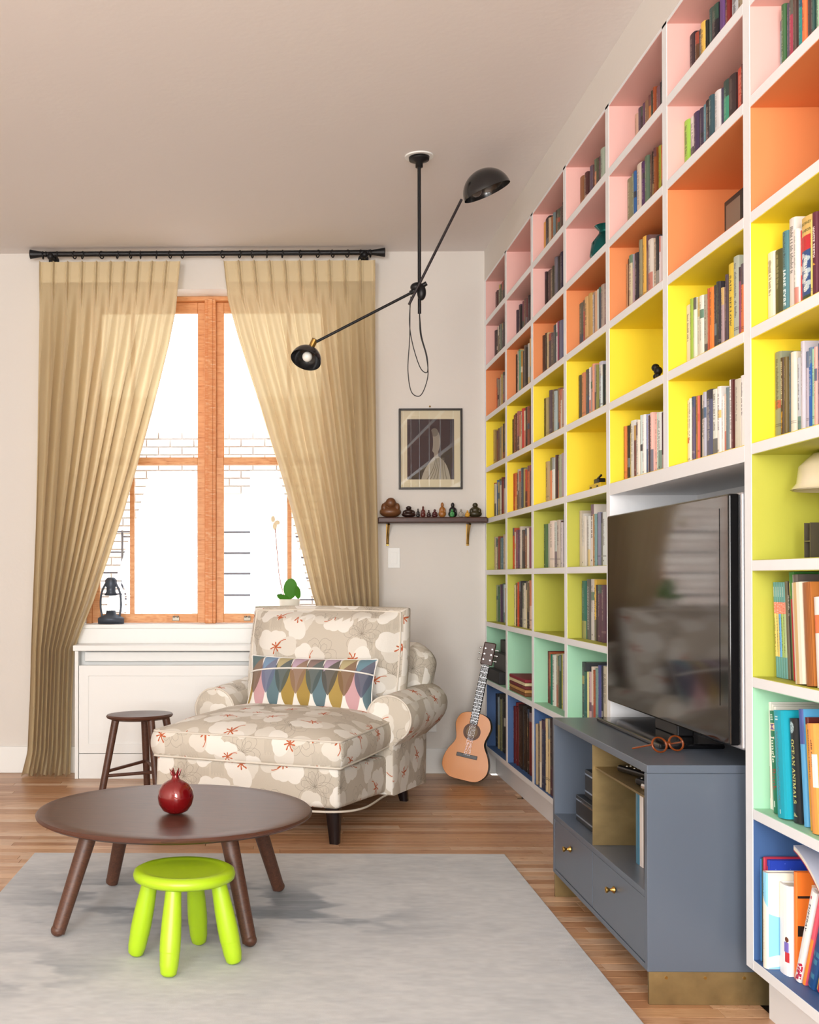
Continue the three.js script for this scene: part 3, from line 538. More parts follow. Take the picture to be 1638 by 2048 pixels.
const CELL_BOOKS = {
  '5,1': [1.233, '3457,46,174,2b1f2b 3410,25,160,5a3a22 3384,24,159,4d4a58 3359,33,164,e6bf58 3325,17,157,1a211c 3306,32,179,3d5a58 3273,47,167,15121f 3225,32,166,6b4a86 3192,27,160,7a4038 3164,18,150,7d1f1f 3144,53,154,c7d0d8 3090,36,137,a89a80'],
  '5,2': [1.218, '3457,36,169,9cc84e 3420,35,166,e4dcd8 3384,38,163,3f2f52 3345,29,161,3b3048 3314,25,160,5f8a9a 3288,34,160,251f22 3253,29,159,33505a 3223,38,157,dcdadc 3184,26,152,3d3a5c 3156,42,157,3f9a7c 3113,46,151,3a2a2c 3066,38,152,c8503f 3028,11,151,5a2b28'],
  '4,1': [1.256, '4061,31,181,c9a892 4029,33,190,4d4258 3995,29,181,17151b 3965,32,180,5b3f5c 3932,28,174,8a6a50 3903,24,183,c07a42 3878,20,188,3a3a32 3857,20,191,a3502a 3836,30,181,7d5a62 3805,20,185,3a2f35 3784,24,183,274048'],
  '4,2': [1.230, '4061,51,203,7d8062 4009,22,207,8f9a78 3986,26,206,2b5f9a 3959,14,199,6a6a4a 3944,51,212,d8ccbc 3892,35,203,4a2a5c 3856,35,209,5d7560 3821,27,202,5c463c 3793,23,203,1c1010 3769,23,206,8a4a20 3745,26,204,9a9a30 3718,33,196,d0522f'],
  '4,3': [1.222, '4061,14,196,b08560 4046,42,208,1a1718 4004,36,208,cfc4a4 3966,10,205,a58a90 3956,31,203,2c2630 3924,31,235,8a8a78 3892,20,231,8a8468 3871,36,233,e8b851 3834,25,228,7a5f5c 3808,40,204,dcd6cc 3766,30,196,d8c4ac 3735,41,194,2c2f33 3693,10,186,e0d5da 3682,20,182,c39a2b'],
  '4,5': [1.214, '4061,13,198,5b4a1f 4047,17,197,d57a3c 4029,25,196,2c2722 4003,16,200,c8b87a 3986,50,206,e0e2e2 3935,15,185,6b4038 3919,28,193,dfe6e8 3890,19,197,e8dcd0 3870,23,210,d0e0de 3846,27,208,eef0ee 3818,28,205,9aa4d4 3789,9,200,e8e6e0 3779,18,197,4a2b30 3760,25,203,f0c4bc 3734,18,197,eec0b4 3715,8,193,a03040 3706,16,196,cfe4d8 3689,33,193,e8ecec 3655,17,189,4a2f3a'],
  '5,4': [1.219, '3457,40,192,e8dcca 3416,22,203,9cb84a 3393,20,201,dce2d2 3371,26,196,dcd6c8 3345,29,194,e4e6da 3315,21,191,a8a08e 3293,14,204,4a4a48 3278,8,201,b0502c 3269,26,199,f08238 3242,22,199,3f3c42 3219,15,204,3c463e 3203,17,200,2f2c36 3184,17,178,b09aa0 3167,15,175,9a7868 3151,14,206,4d3f4a 3136,39,228,e8cb48 3096,35,237,b9c4ba 3060,10,202,8a3f62 3049,23,206,e07c50 3026,5,218,33302c'],
  '5,5': [1.221, '3457,23,196,eae0c8 3432,18,198,ece6dc 3413,18,200,5d5470 3394,25,199,b08048 3368,10,196,d86a58 3357,17,196,22282a 3339,22,194,e0d8cc 3315,19,198,b4b4c4 3296,45,199,565a78 3250,33,194,dfe4de 3216,23,197,e8e6e6 3192,19,167,efeeee 3173,17,170,efd2c0 3155,17,185,6f8088 3137,25,202,f2f0f2 3111,8,200,5a2424 3102,45,196,e0ddd0 3055,28,199,f6f4f6'],
  '6,2': [1.236, '2853,25,178,7faabc 2827,19,205,3f6a42 2806,20,197,57536a 2786,17,196,a13a4f 2768,14,194,5a4740 2752,17,192,6a4a80 2734,18,190,2c8a86 2715,18,186,f07a48 2696,15,185,4a3a3a 2679,8,181,6a6a6a 2671,11,178,30504c 2659,12,174,2f6a58 2645,13,170,a6cfb0'],
  '6,4': [1.210, '2853,40,178,e8e0d2 2812,38,173,48482a 2773,30,207,4f7f88 2742,33,228,ded8d4 2708,19,194,e6e0da 2688,8,187,c83a3a 2679,52,209,dcb86c 2626,6,192,e0c468 2619,21,205,5e2438 2597,28,190,86cdb0'],
  '6,5': [1.225, '2853,36,220,8a907a 2815,16,201,4a3826 2798,12,200,6a5a34 2786,18,204,5d7080 2766,24,204,ddd6c8 2742,15,187,c4cad4 2726,11,188,d8d0e0 2714,16,220,c4c0cc 2696,10,193,b4aab8 2685,20,199,2a64b4 2664,19,192,a8dcc0 2644,12,193,f0a8a0 2631,9,199,8a7a98 2622,17,206,9fb0b8'],
  '2,1': [1.212, '5270,40,174,d8a050 5229,79,176,1c1a1a 5149,29,158,c0a88c 5119,29,154,9a5f38 5089,34,156,12121c 5054,28,151,6d7d80 5025,38,151,7a5030 4986,32,144,55584a 4953,41,142,5f4a44 4911,31,151,171212'],
  '2,2': [1.226, '5270,19,203,2c1614 5250,53,200,4a3636 5196,55,189,7d7058 5140,41,189,3f3a2c 5098,36,218,6d6a76 5060,38,211,2c2428 5022,28,213,241c1e 4993,41,211,2c2440 4951,20,207,17141a'],
  '2,3': [1.211, '5270,32,198,4a3024 5237,30,202,2b211c 5205,33,196,c0ae84 5172,49,184,4a3f44 5122,64,174,5a4f42 5057,50,197,3a4248 5006,20,199,e0dada 4985,25,200,8a3a58 4959,17,195,332a2c 4941,39,192,6a6a84 4901,24,191,33282c'],
  '2,4': [1.215, '5270,35,197,5a4c28 5234,41,194,a8986a 5193,35,193,3a4430 5157,37,216,5a4a50 5119,44,211,6a5648 5074,43,198,a8bcc0 5030,42,204,8a6848 4987,27,189,b8602c 4959,32,189,d8d0c4 4926,31,178,b08a78'],
  '2,5': [1.225, '5270,52,195,b8a078 5216,55,207,f08a68 5160,44,201,ecebe8 5115,33,200,a8b890 5081,26,206,4a2c2c 5054,20,190,e88470 5032,18,199,b8cc78 5013,37,200,a8b09c 4975,46,202,b4a0a8'],
  '2,6': [1.216, '5270,47,199,4a6a40 5222,58,200,c8c4c4 5163,80,208,ecdcd2 5082,55,199,c4d0cc 5026,49,206,c8beb4 4976,21,201,5a3a34 4954,26,193,d0c8cc 4927,31,225,3f4a50'],
  '2,8': [1.225, '5270,38,234,6d1f1c 5231,36,233,b4552c 5194,30,225,14705a 5163,50,225,d8dcd4 5112,34,232,b8ac90 5076,39,226,7a6a58 5037,21,231,2f4a34 5015,41,240,c8c44a 4974,42,242,b4b4c0'],
  '2,9': [1.176, '5270,19,275,b09a78 5250,48,277,1f1a20 5201,24,296,b8a890 5176,75,306,2a3550 5101,34,320,d0bc92 5066,47,324,c8b48c 5018,66,329,2a2024 4951,58,337,3a2c28 4892,50,341,5a3424 4841,43,341,26262e'],
  '3,1': [1.225, '4666,45,170,8a5c38 4620,34,164,9a7d58 4585,38,160,4a2424 4546,33,154,574438 4512,37,160,5f4f62 4474,20,153,5a3a3c 4454,28,166,c48a68 4425,19,162,4c4c38 4405,23,160,5a3c42 4381,46,177,a8b8a8 4334,34,162,6a5a38'],
  '3,3': [1.217, '4666,51,198,5a6258 4613,21,201,c47a6c 4592,30,196,9a2f34 4561,45,199,cfa870 4515,45,201,c09a58 4468,18,189,e4e4e0 4449,28,191,857a78 4420,27,189,c8a080 4392,19,190,ccd4cc 4372,29,191,4a505c 4342,41,192,b0a094 4300,24,188,8a6a6a'],
  '3,4': [1.216, '4666,15,194,a0641c 4650,33,194,4a4a38 4616,47,196,c8805c 4568,46,201,4f4a4a 4522,17,203,e8e4e4 4503,26,202,a89a9c 4476,19,202,8a8484 4456,30,204,e8a084 4425,12,197,a08a8c 4411,25,192,8a8a4a 4385,42,198,c8c8dc 4342,26,179,dcecf0 4315,12,178,2a2c2a 4302,13,177,86c8a8 4288,16,174,c0b49c'],
  '3,6': [1.219, '4666,24,226,c4b8a4 4640,35,212,d4d0cc 4604,32,200,dcd6cc 4571,14,185,4a3434 4556,22,197,b8bcb0 4534,29,197,cdd0cc 4504,38,240,e4dcd4 4464,15,201,b08a60 4448,23,201,7aa0a0 4424,16,203,5a4a6a 4408,13,202,2a2c3c 4394,27,204,8a8aa4 4366,33,199,6a7060 4331,40,201,d8e0e0'],
  '3,7': [1.221, '4666,27,220,36485c 4638,56,231,2a6a5c 4581,52,238,5a5c5c 4528,55,238,cfcac8 4472,25,237,e0b848 4446,25,216,3a2c2c 4420,57,216,533044 4362,58,216,533044'],
  '3,8': [1.222, '4666,58,229,3a3c42 4606,43,196,1f5a5c 4562,15,198,d4d090 4546,31,200,c0a0a4 4514,26,222,d8c8b8 4486,35,211,a0502c 4451,36,220,7a9a94 4413,34,235,4a4e8a 4379,10,236,20242c 4368,72,236,cfc8b4'],
};
// far columns: colours only, from the wall outwards
const FAR_BOOKS = {
  '0,1': [1.225, 0.16, '2a1c18 4a2a2c 57543e 6a6a58 2c2a26 6b5c44 3a3034'], '0,2': [1.215, 0.19, '5a3a44 2f2226 3a2a2c 241c1c 7d7058 5a5648 6f7468'],
  '0,3': [1.225, 0.2, 'b04a30 8f8672 6d6458 c4bda8 b09a5c 4a4440 8a6a6c'], '0,4': [1.21, 0.2, 'b89a58 3a2c14 9a7a30 7a4a2c 6a4a3c a8987c 8a8c78'],
  '0,5': [1.21, 0.2, 'a8391c c0b8a8 3f6494 b09860 5a6034 c4c4b4 742c28'], '0,6': [1.215, 0.18, 'b8a88c d0c4ac 3c3a1c 8a3a30 4a5a44 5a7884 6a7888'],
  '0,7': [1.225, 0.2, '8a947c 2f5a44 a8b484 4a3450 2c3a54 c4d0d4 9a7a4c'], '1,2': [1.22, 0.18, '3a2c38 4a3c50 1c181c 7a4652 8a5c44 3f3224 6a3a3c'],
  '1,3': [1.21, 0.23, '1f1814 c8c8c0 d0a868 5fa88c a8803c 32303a 6a5a50'], '1,4': [1.195, 0.2, '3a2414 8a4a30 5c3420 a8605c c08058 c4b8a0 c0342c d0c4a4'],
  '1,5': [1.2, 0.2, 'b4401c c86a34 6a3a2c c4bcac 8a7464 44505c 544838 b0a05c'], '1,6': [1.2, 0.2, 'b8481c d8d0c0 8a4a5c 5a3c54 c8bcae 3c4440 60483c 8a5c3c'],
  '1,7': [1.2, 0.22, 'd8cca0 6a5c40 c4774c c0441c 34201c 302c34 44503c d8d0bc d0c8b4'], '0,9': [1.215, 0.29, '1c1c20 3a3430 8a9ca4 2a2620 7a7a54 1a1a1c 22201c 2c2c24 181a18'],
  '1,9': [1.2, 0.3, '5c1418 6a1a1a 5a1418 2c1c16 2a1c16 241812 2a1e18 241a14 2c1e16 221812'],
};
const ROWNAME = ['top pink', 'second pink', 'orange', 'upper yellow', 'lower yellow', 'upper olive', 'lower olive', 'mint', 'navy'];
const COLNAME = ['first', 'second', 'third', 'fourth', 'fifth', 'sixth', 'seventh'];
function colourName(h) {
  const [r, g, b] = hex(h).map((v) => v / 255), mx = Math.max(r, g, b), mn = Math.min(r, g, b), l = (mx + mn) / 2, s = mx - mn;
  if (mx < 0.2) return 'black';
  if (s < 0.09) return l > 0.82 ? 'white' : l > 0.62 ? 'pale grey' : l > 0.4 ? 'grey' : 'charcoal';
  let hu = mx === r ? ((g - b) / s + 6) % 6 : mx === g ? (b - r) / s + 2 : (r - g) / s + 4; hu *= 60;
  const d = l < 0.26 ? 'dark ' : l > 0.7 ? 'pale ' : '';
  if (hu < 14 || hu > 340) return l > 0.7 ? 'pale pink' : s < 0.2 ? d + 'brown' : d + 'red';
  if (hu < 42) return l > 0.72 ? 'cream' : s > 0.45 ? d + 'orange' : l < 0.45 ? d + 'brown' : d + 'tan';
  if (hu < 68) return l > 0.74 && s < 0.3 ? 'cream' : s < 0.25 ? d + 'olive' : d + 'yellow';
  if (hu < 160) return d + 'green'; if (hu < 195) return d + 'teal'; if (hu < 250) return d + 'blue'; return d + 'purple';
}
// one printed jacket per book, all on one sheet
const ATLAS = { w: 2048, h: 2048, tw: 40, th: 200, n: 0, jobs: [] };
function tile(color, key) { const k = ATLAS.n++, per = Math.floor(ATLAS.w / ATLAS.tw), x = (k % per) * ATLAS.tw, y = Math.floor(k / per) * ATLAS.th; ATLAS.jobs.push([x, y, color, key]); return [x, y, ATLAS.tw, ATLAS.th]; }
const BIG = { jobs: [], x: 0 };
function bigTile(w, draw) { const x = BIG.x; BIG.x += w; BIG.jobs.push([x, w, draw]); return [x, 0, w, 1024]; }
const LETTERED = {
  '5,4,15': (c, w, h) => lettering(c, w, h, 'SAUL  BELLOW', '#2b2413', 'serif', 0.36, 0.14, 0.6), '6,4,2': (c, w, h) => { lettering(c, w, h, 'Charlotte Brontë', '#22323c', 'serif', 0.5, 0.02, 0.4); lettering(c, w, h, 'JANE EYRE', '#e8f0f4', 'sans-serif', 0.5, 0.44, 0.42); },
  '6,4,6': (c, w, h) => { c.fillStyle = '#c83038'; c.fillRect(0, h * 0.21, w, h * 0.16); c.fillStyle = '#31508a'; c.fillRect(0, h * 0.37, w, h * 0.5); c.fillStyle = '#b8ccd6'; for (let i = 0; i < 9; i++) { c.beginPath(); c.ellipse(w * (0.2 + 0.6 * ((i * 37) % 10) / 10), h * (0.42 + i * 0.045), w * 0.25, h * 0.03, 0, 0, 7); c.fill(); } c.fillStyle = '#3a4a34'; c.fillRect(0, h * 0.86, w, h * 0.09); c.fillStyle = '#6a4a3c'; c.fillRect(0, h * 0.95, w, h * 0.05); lettering(c, w, h, 'SUMMERLAND', '#f2f2ee', 'serif', 0.42, 0.42, 0.4); c.fillStyle = '#4a4a20'; c.font = `bold ${w * 0.26}px sans-serif`; c.textAlign = 'center'; c.fillText('MICHAEL', w / 2, h * 0.09, w * 0.9); c.fillText('CHABON', w / 2, h * 0.17, w * 0.9); },
  '6,4,8': (c, w, h) => { lettering(c, w, h, 'WHITE TEETH', '#efe8e6', 'sans-serif', 0.6, 0.16, 0.34); c.fillStyle = '#d8a03c'; c.beginPath(); c.moveTo(w * 0.2, h * 0.58); c.lineTo(w * 0.5, h * 0.55); c.lineTo(w * 0.8, h * 0.58); c.fill(); },
  '6,5,1': (c, w, h) => { c.fillStyle = '#eadfbf'; c.textAlign = 'center'; c.font = `bold ${w * 0.55}px sans-serif`; [...'BECKETT'].forEach((q, i) => c.fillText(q, w / 2, h * (0.12 + i * 0.075))); c.fillStyle = '#d8a030'; [...'WATT'].forEach((q, i) => c.fillText(q, w / 2, h * (0.72 + i * 0.06))); },
  '3,7,2': (c, w, h) => lettering(c, w, h, 'ANDREW CARNEGIE', '#b8bcc0', 'sans-serif', 0.42, 0.12, 0.72),
};
function lettering(c, w, h, text, fill, font, size, y0, len) { c.save(); c.translate(w * (0.5 - size * 0.36), h * y0); c.rotate(Math.PI / 2); c.fillStyle = fill; c.font = `bold ${w * size}px ${font}`; c.textAlign = 'left'; c.textBaseline = 'alphabetic'; const m = c.measureText(text).width; c.scale(h * len / m, 1); c.fillText(text, 0, 0); c.restore(); }
function drawJacket(c, x, y, w, h, color, key) {
  const base = hex(color), lum = (0.3 * base[0] + 0.6 * base[1] + 0.1 * base[2]) / 255, css = (a, al = 1) => `rgba(${a.map((v) => Math.round(Math.max(0, Math.min(255, v)))).join(',')},${al})`;
  c.fillStyle = css(base); c.fillRect(x, y, w, h);
  c.save(); c.beginPath(); c.rect(x, y, w - 6, h); c.clip(); c.translate(x, y); w -= 6;
  if (LETTERED[key]) { LETTERED[key](c, w, h); c.restore(); return; }
  const ink = lum > 0.5 ? mixc(base, [40, 34, 38], rr(0.45, 0.8)) : mixc(base, [235, 226, 200], rr(0.35, 0.75)), kind = rnd();
  const other = hex(['b84a3a', '2f4a6a', 'd8b45a', '3a6a54', 'e4dccc', '54364a', '262226', '7a8a94'][Math.floor(rr(0, 8))]);
  if (kind < 0.2) { c.fillStyle = css(mixc(base, other, 0.7)); c.fillRect(0, 0, w, h * rr(0.12, 0.3)); }
  else if (kind < 0.36) { const a = rr(0.5, 0.75); c.fillStyle = css(mixc(base, other, 0.6)); c.fillRect(0, h * a, w, h * (1 - a)); }
  else if (kind < 0.48) { const a = rr(0.2, 0.6); c.fillStyle = css(mixc(base, other, 0.75)); c.fillRect(0, h * a, w, h * rr(0.08, 0.18)); }
  // small print: rows of strokes, too fine to read
  c.fillStyle = css(ink, 0.85);
  const strokes = (u, v0, v1, size) => { for (let v = v0; v < v1; v += 3.2) if (rnd() > 0.16) c.fillRect(u + rr(-0.4, 0.4), v, size * rr(0.6, 1), 2); };
  if (rnd() > 0.12) strokes(w * rr(0.3, 0.4), h * rr(0.06, 0.14), h * rr(0.5, 0.74), w * rr(0.22, 0.38));
  if (rnd() > 0.55) strokes(w * 0.15, h * 0.12, h * rr(0.3, 0.5), w * 0.12);
  if (rnd() > 0.4) c.fillRect(w * 0.36, h * rr(0.88, 0.93), w * 0.28, h * 0.025);
  if (rnd() > 0.7) { c.fillRect(0, h * 0.8, w, 1.5); c.fillRect(0, h * 0.82, w, 1.5); }
  c.restore();
}
// jacket: two boards and a slightly rounded spine, spine towards -x, standing on y = 0, from z = 0 to w
function jacketGeometry(w, h, d, t, size, bulge) {
  const b = Math.min(0.0022, w * 0.16), s = new THREE.Shape(), r = bulge ?? Math.min(0.004, w * 0.18);
  const pts = [[d, 0], [0.001, 0], [-r * 0.55, w * 0.14], [-r, w * 0.38], [-r, w * 0.62], [-r * 0.55, w * 0.86], [0.001, w], [d, w], [d, w - b], [b + 0.001, w - b], [b + 0.001, b], [d, b]];
  pts.forEach(([x, z], i) => (i ? s.lineTo(x, -z) : s.moveTo(x, -z)));
  const g = plain(new THREE.ExtrudeGeometry(s, { depth: h, bevelEnabled: false }).rotateX(-Math.PI / 2));
  const p = g.attributes.position, n = g.attributes.normal, uv = g.attributes.uv, [tx, ty, tw, th] = t, [W, H] = size;
  for (let i = 0; i < p.count; i += 3) {
    const spine = n.getX(i) < -0.3 && p.getX(i) < 0.0011;
    for (let k = 0; k < 3; k++) {
      const f = p.getY(i + k) / h, a = spine ? Math.min(1, Math.max(0, p.getZ(i + k) / w)) * (tw - 8) + 1 : tw - 3;
      uv.setXY(i + k, (tx + a) / W, 1 - (ty + 1 + (1 - f) * (th - 2)) / H);
    }
  }
  return g;
}
M.jackets = std({ roughness: 0.5 }); M.bigJackets = std({ roughness: 0.42 });
const PAGES = new THREE.BoxGeometry(1, 1, 1);
function pagesIn(parent, w, h, d) { const b = Math.min(0.0022, w * 0.16) + 0.0002, m = mesh('pages', PAGES, M.paper, parent); m.scale.set(d - b - 0.006, h - 0.006, w - 2 * b); m.position.set(b + 0.002 + (d - b - 0.006) / 2, h / 2, w / 2); return m; }
for (const [key, [x, list]] of Object.entries(CELL_BOOKS)) {
  const [c, r] = key.split(',').map(Number);
  list.split(' ').forEach((b, i) => {
    const [z, w, h, color] = b.split(','), W = w / 1000, H = h / 1000, Z = -z / 1000, D = Math.min(0.2, SX + DEPTH - 0.004 - x - 0.012, H * 0.72), jog = rr(0, 0.01);
    if (H < 0.05) return;
    const g = thing('book', `${colourName(color)} book, ${ORD[i]} from left, ${ROWNAME[r - 1]} shelf, ${COLNAME[c]} column from the wall`, 'book', [x + jog, ROWB[r - 1] + 0.0017, Z], 0, `books on the ${ROWNAME[r - 1]} shelf, ${COLNAME[c]} column`);
    mesh('cover', jacketGeometry(W, H, D, tile(color, key + ',' + i), [ATLAS.w, ATLAS.h]), M.jackets, g);
    pagesIn(g, W, H, D);
  });
}
{
  const far = [];
  for (const [key, [x, H, list]] of Object.entries(FAR_BOOKS)) {
    const [c, r] = key.split(',').map(Number), cols = list.split(' '), n = cols.length;
    let z = ZL[c] + 0.004;
    cols.concat(cols.slice(0, 3)).forEach((color) => { const w = rr(0.026, 0.046), h = H * rr(0.92, 1.06); far.push(jacketGeometry(w, Math.min(h, ROWT[r - 1] - ROWB[r - 1] - 0.008), 0.13, tile(color, ''), [ATLAS.w, ATLAS.h]).translate(x + rr(0, 0.008), ROWB[r - 1] + 0.0017, z)); z += w + 0.0008; });
  }
  const m = one('far_books', mergeGeometries(far), M.jackets, 'rows of small book spines in the two bookcase columns nearest the window wall', 'books');
  m.userData.kind = 'stuff';
}
// the big children's books at the near end
function bigBook(label, [x, y, z], w, h, d, tilt, tw, draw, name = 'picture_book') {
  const g = thing(name, label, 'book', [x, y, z], 0, 'children\'s books in the nearest column');
  g.rotation.x = tilt; g.position.y += Math.max(0, w * Math.sin(tilt));
  mesh('cover', jacketGeometry(w, h, d, bigTile(tw, draw), [2048, 1024]), M.bigJackets, g);
  pagesIn(g, w, h, d);
  return g;
}
const flat = (color, more) => (c, w, h) => { c.fillStyle = color; c.fillRect(0, 0, w, h); c.save(); c.beginPath(); c.rect(0, 0, w - 7, h); c.clip(); more?.(c, w - 7, h); c.restore(); };
const bars = (c, w, h, col, y0, y1, x = 0.3, wd = 0.4) => { c.fillStyle = col; for (let y = y0 * h; y < y1 * h; y += 16) if (rnd() > 0.12) c.fillRect(w * x, y, w * wd * rr(0.6, 1), 9); };
{
  const y7 = ROWB[6] + 0.0018, y8 = ROWB[7] + 0.0018, y9 = ROWB[8] + 0.0018, lean = -0.075;
  // lower olive row: a set of thin readers, then taller books leaning the same way
  const reader = (mid) => flat('#5f9a94', (c, w, h) => { c.fillStyle = '#dfe8e4'; for (let y = h * 0.05; y < h * 0.15; y += 9) c.fillRect(w * 0.2, y, w * 0.5, 5); c.fillStyle = '#e8836a'; c.fillRect(0, h * 0.21, w, h * 0.12); c.fillStyle = '#f2cfc0'; for (let i = 0; i < 14; i++) c.fillRect(w * rr(0, 0.8), h * rr(0.21, 0.32), w * 0.3, 4); c.fillStyle = mid; c.fillRect(0, h * 0.33, w, h * 0.45); bars(c, w, h, 'rgba(40,40,30,0.7)', 0.36, 0.72); });
  [['#e6cf74', 'yellow and teal'], ['#d8bf6c', 'sand and teal'], ['#62a8dc', 'sky blue and teal'], ['#9cba62', 'light green and teal'], ['#a8bd86', 'sage green and teal']].forEach(([m, n], i) => bigBook(`thin ${n} reader, ${ORD[i]} from the left on lower olive shelf`, [1.218, y7, -2.829 + i * 0.0125], 0.0118, 0.232, 0.19, lean, 26, reader(m)));
  bigBook('brown grey thin book beside the teal readers on lower olive shelf', [1.219, y7, -2.766], 0.014, 0.234, 0.19, lean, 24, flat('#6d6650'));
  bigBook('black thin book with white title beside the teal readers', [1.219, y7, -2.751], 0.016, 0.234, 0.19, lean, 26, flat('#262224', (c, w, h) => bars(c, w, h, '#d8d4cc', 0.14, 0.36)));
  bigBook('tall green and red picture book on lower olive shelf', [1.216, y7, -2.734], 0.022, 0.256, 0.2, lean, 30, flat('#3f7f34', (c, w, h) => { c.fillStyle = '#b02c34'; c.fillRect(w * 0.55, h * 0.25, w * 0.45, h * 0.75); c.fillStyle = '#d8cc5c'; c.fillRect(0, h * 0.1, w * 0.5, h * 0.12); }));
  bigBook('tall grey picture book with a dark photograph on lower olive shelf', [1.214, y7, -2.711], 0.024, 0.25, 0.2, lean, 34, flat('#6a625c', (c, w, h) => { c.fillStyle = '#a8a0a8'; c.fillRect(0, 0, w * 0.5, h * 0.3); }));
  bigBook('short book banded cream, teal and black on lower olive shelf', [1.2, y7, -2.686], 0.032, 0.21, 0.17, lean, 60, flat('#e4dccc', (c, w, h) => { c.fillStyle = '#7fb0ae'; c.fillRect(0, h * 0.24, w, h * 0.28); c.fillStyle = '#25202a'; c.fillRect(0, h * 0.52, w, h * 0.48); c.fillStyle = '#eaa42e'; c.fillRect(0, h * 0.75, w, h * 0.015); c.fillRect(0, h * 0.88, w, h * 0.07); bars(c, w, h, '#2c3a3c', 0.28, 0.46, 0.3, 0.2); }));
  bigBook('thick cream book with a landscape cover on lower olive shelf', [1.184, y7, -2.652], 0.05, 0.231, 0.2, lean, 110, flat('#e2d6c2', (c, w, h) => { c.fillStyle = '#cfae74'; c.fillRect(w * 0.36, 0, w * 0.28, h); }));
  bigBook('thick brown wood coloured book on lower olive shelf', [1.186, y7, -2.6], 0.04, 0.232, 0.2, lean, 90, flat('#a8662a', (c, w, h) => { c.fillStyle = '#7a421c'; for (let i = 0; i < 9; i++) c.fillRect(w * i / 9, 0, 3, h); }));
  bigBook('white and orange book farthest right on lower olive shelf', [1.19, y7, -2.556], 0.03, 0.2, 0.2, lean, 60, flat('#e8e2dc', (c, w, h) => { c.fillStyle = '#e0784a'; c.fillRect(0, h * 0.2, w, h * 0.2); }));
  // mint row
  [0, 1, 2].forEach((i) => bigBook(`white magazine, ${ORD[i]} from the left on the nearest mint shelf`, [1.212, y8, -2.853 + i * 0.013], 0.0115, 0.262 - i * 0.004, 0.21, -0.03, 22, flat(['#e6e2da', '#dedad2', '#eae6de'][i], (c, w, h) => { c.fillStyle = '#b0a898'; c.fillRect(w * 0.4, h * 0.6, 3, h * 0.3); })));
  bigBook('green Jungle Book with a purple star panel on the mint shelf', [1.2, y8, -2.806], 0.036, 0.245, 0.2, -0.085, 110, flat('#1d7a58', (c, w, h) => { c.fillStyle = '#e8d8a0'; c.fillRect(0, h * 0.12, w, h * 0.075); c.fillStyle = '#6a3a94'; c.fillRect(0, h * 0.13, w, h * 0.055); c.fillStyle = '#f0d8b0'; for (const q of [0.25, 0.75]) { c.beginPath(); c.moveTo(w * q, h * 0.132); c.lineTo(w * (q + 0.2), h * 0.157); c.lineTo(w * q, h * 0.182); c.lineTo(w * (q - 0.2), h * 0.157); c.fill(); } bars(c, w, h, '#d8e4dc', 0.035, 0.09, 0.25, 0.5); lettering(c, w, h, 'Jungle', '#f4efe0', 'serif', 0.62, 0.25, 0.26); lettering(c, w, h, 'Book', '#9a3a2e', 'serif', 0.62, 0.56, 0.22); c.fillStyle = '#dfeee6'; c.fillRect(w * 0.35, h * 0.88, w * 0.16, h * 0.06); }));
  bigBook('thick cyan blue storybook with red script on the mint shelf', [1.188, y8, -2.757], 0.052, 0.252, 0.2, -0.085, 150, flat('#14a2ba', (c, w, h) => { c.fillStyle = '#d8f0f4'; c.fillRect(w * 0.3, h * 0.055, w * 0.3, h * 0.012); c.fillRect(w * 0.3, h * 0.08, w * 0.3, h * 0.012); c.strokeStyle = '#8a5a50'; c.lineWidth = 4; c.beginPath(); for (let y = h * 0.2; y < h * 0.85; y += 6) c.lineTo(w * (0.42 + 0.07 * Math.sin(y * 0.21) + 0.03 * Math.sin(y * 0.07)), y); c.stroke(); c.fillStyle = '#d8f0f4'; c.fillRect(w * 0.45, h * 0.92, w * 0.08, h * 0.04); }));
  bigBook('black Ocean Animals book with gold lettering on the mint shelf', [1.2, y8, -2.698], 0.038, 0.24, 0.19, -0.085, 130, flat('#1d2226', (c, w, h) => { c.fillStyle = '#b8d0d4'; c.beginPath(); c.ellipse(w * 0.45, h * 0.09, w * 0.27, h * 0.055, 0, 0, 7); c.fill(); c.strokeStyle = '#56707a'; c.lineWidth = 5; for (let i = 0; i < 4; i++) { c.beginPath(); c.ellipse(w * 0.45, h * 0.09, w * (0.22 - i * 0.05), h * (0.045 - i * 0.01), i, 0, 5); c.stroke(); } lettering(c, w, h, 'OCEAN ANIMALS', '#d2cf7a', 'serif', 0.5, 0.2, 0.62); c.fillStyle = '#a8a478'; c.beginPath(); c.moveTo(w * 0.4, h * 0.9); c.lineTo(w * 0.75, h * 0.94); c.lineTo(w * 0.2, h * 0.94); c.fill(); }));
  bigBook('sky blue picture book leaning beside the black animal book', [1.204, y8, -2.652], 0.02, 0.266, 0.2, -0.1, 40, flat('#5aa6d8', (c, w, h) => { c.fillStyle = '#4a5a9c'; c.fillRect(0, 0, w, h * 0.3); }));
  bigBook('dark red picture book with cream edge on the mint shelf', [1.207, y8, -2.628], 0.014, 0.25, 0.2, -0.1, 30, flat('#5c1c18', (c, w, h) => { c.fillStyle = '#e0c87c'; c.fillRect(0, 0, w * 0.3, h); }));
  bigBook('golden yellow book leaning near the end of the mint shelf', [1.2, y8, -2.612], 0.024, 0.236, 0.2, -0.1, 44, flat('#e0a828', (c, w, h) => { c.fillStyle = '#b87c18'; c.fillRect(w * 0.6, 0, w * 0.4, h); }));
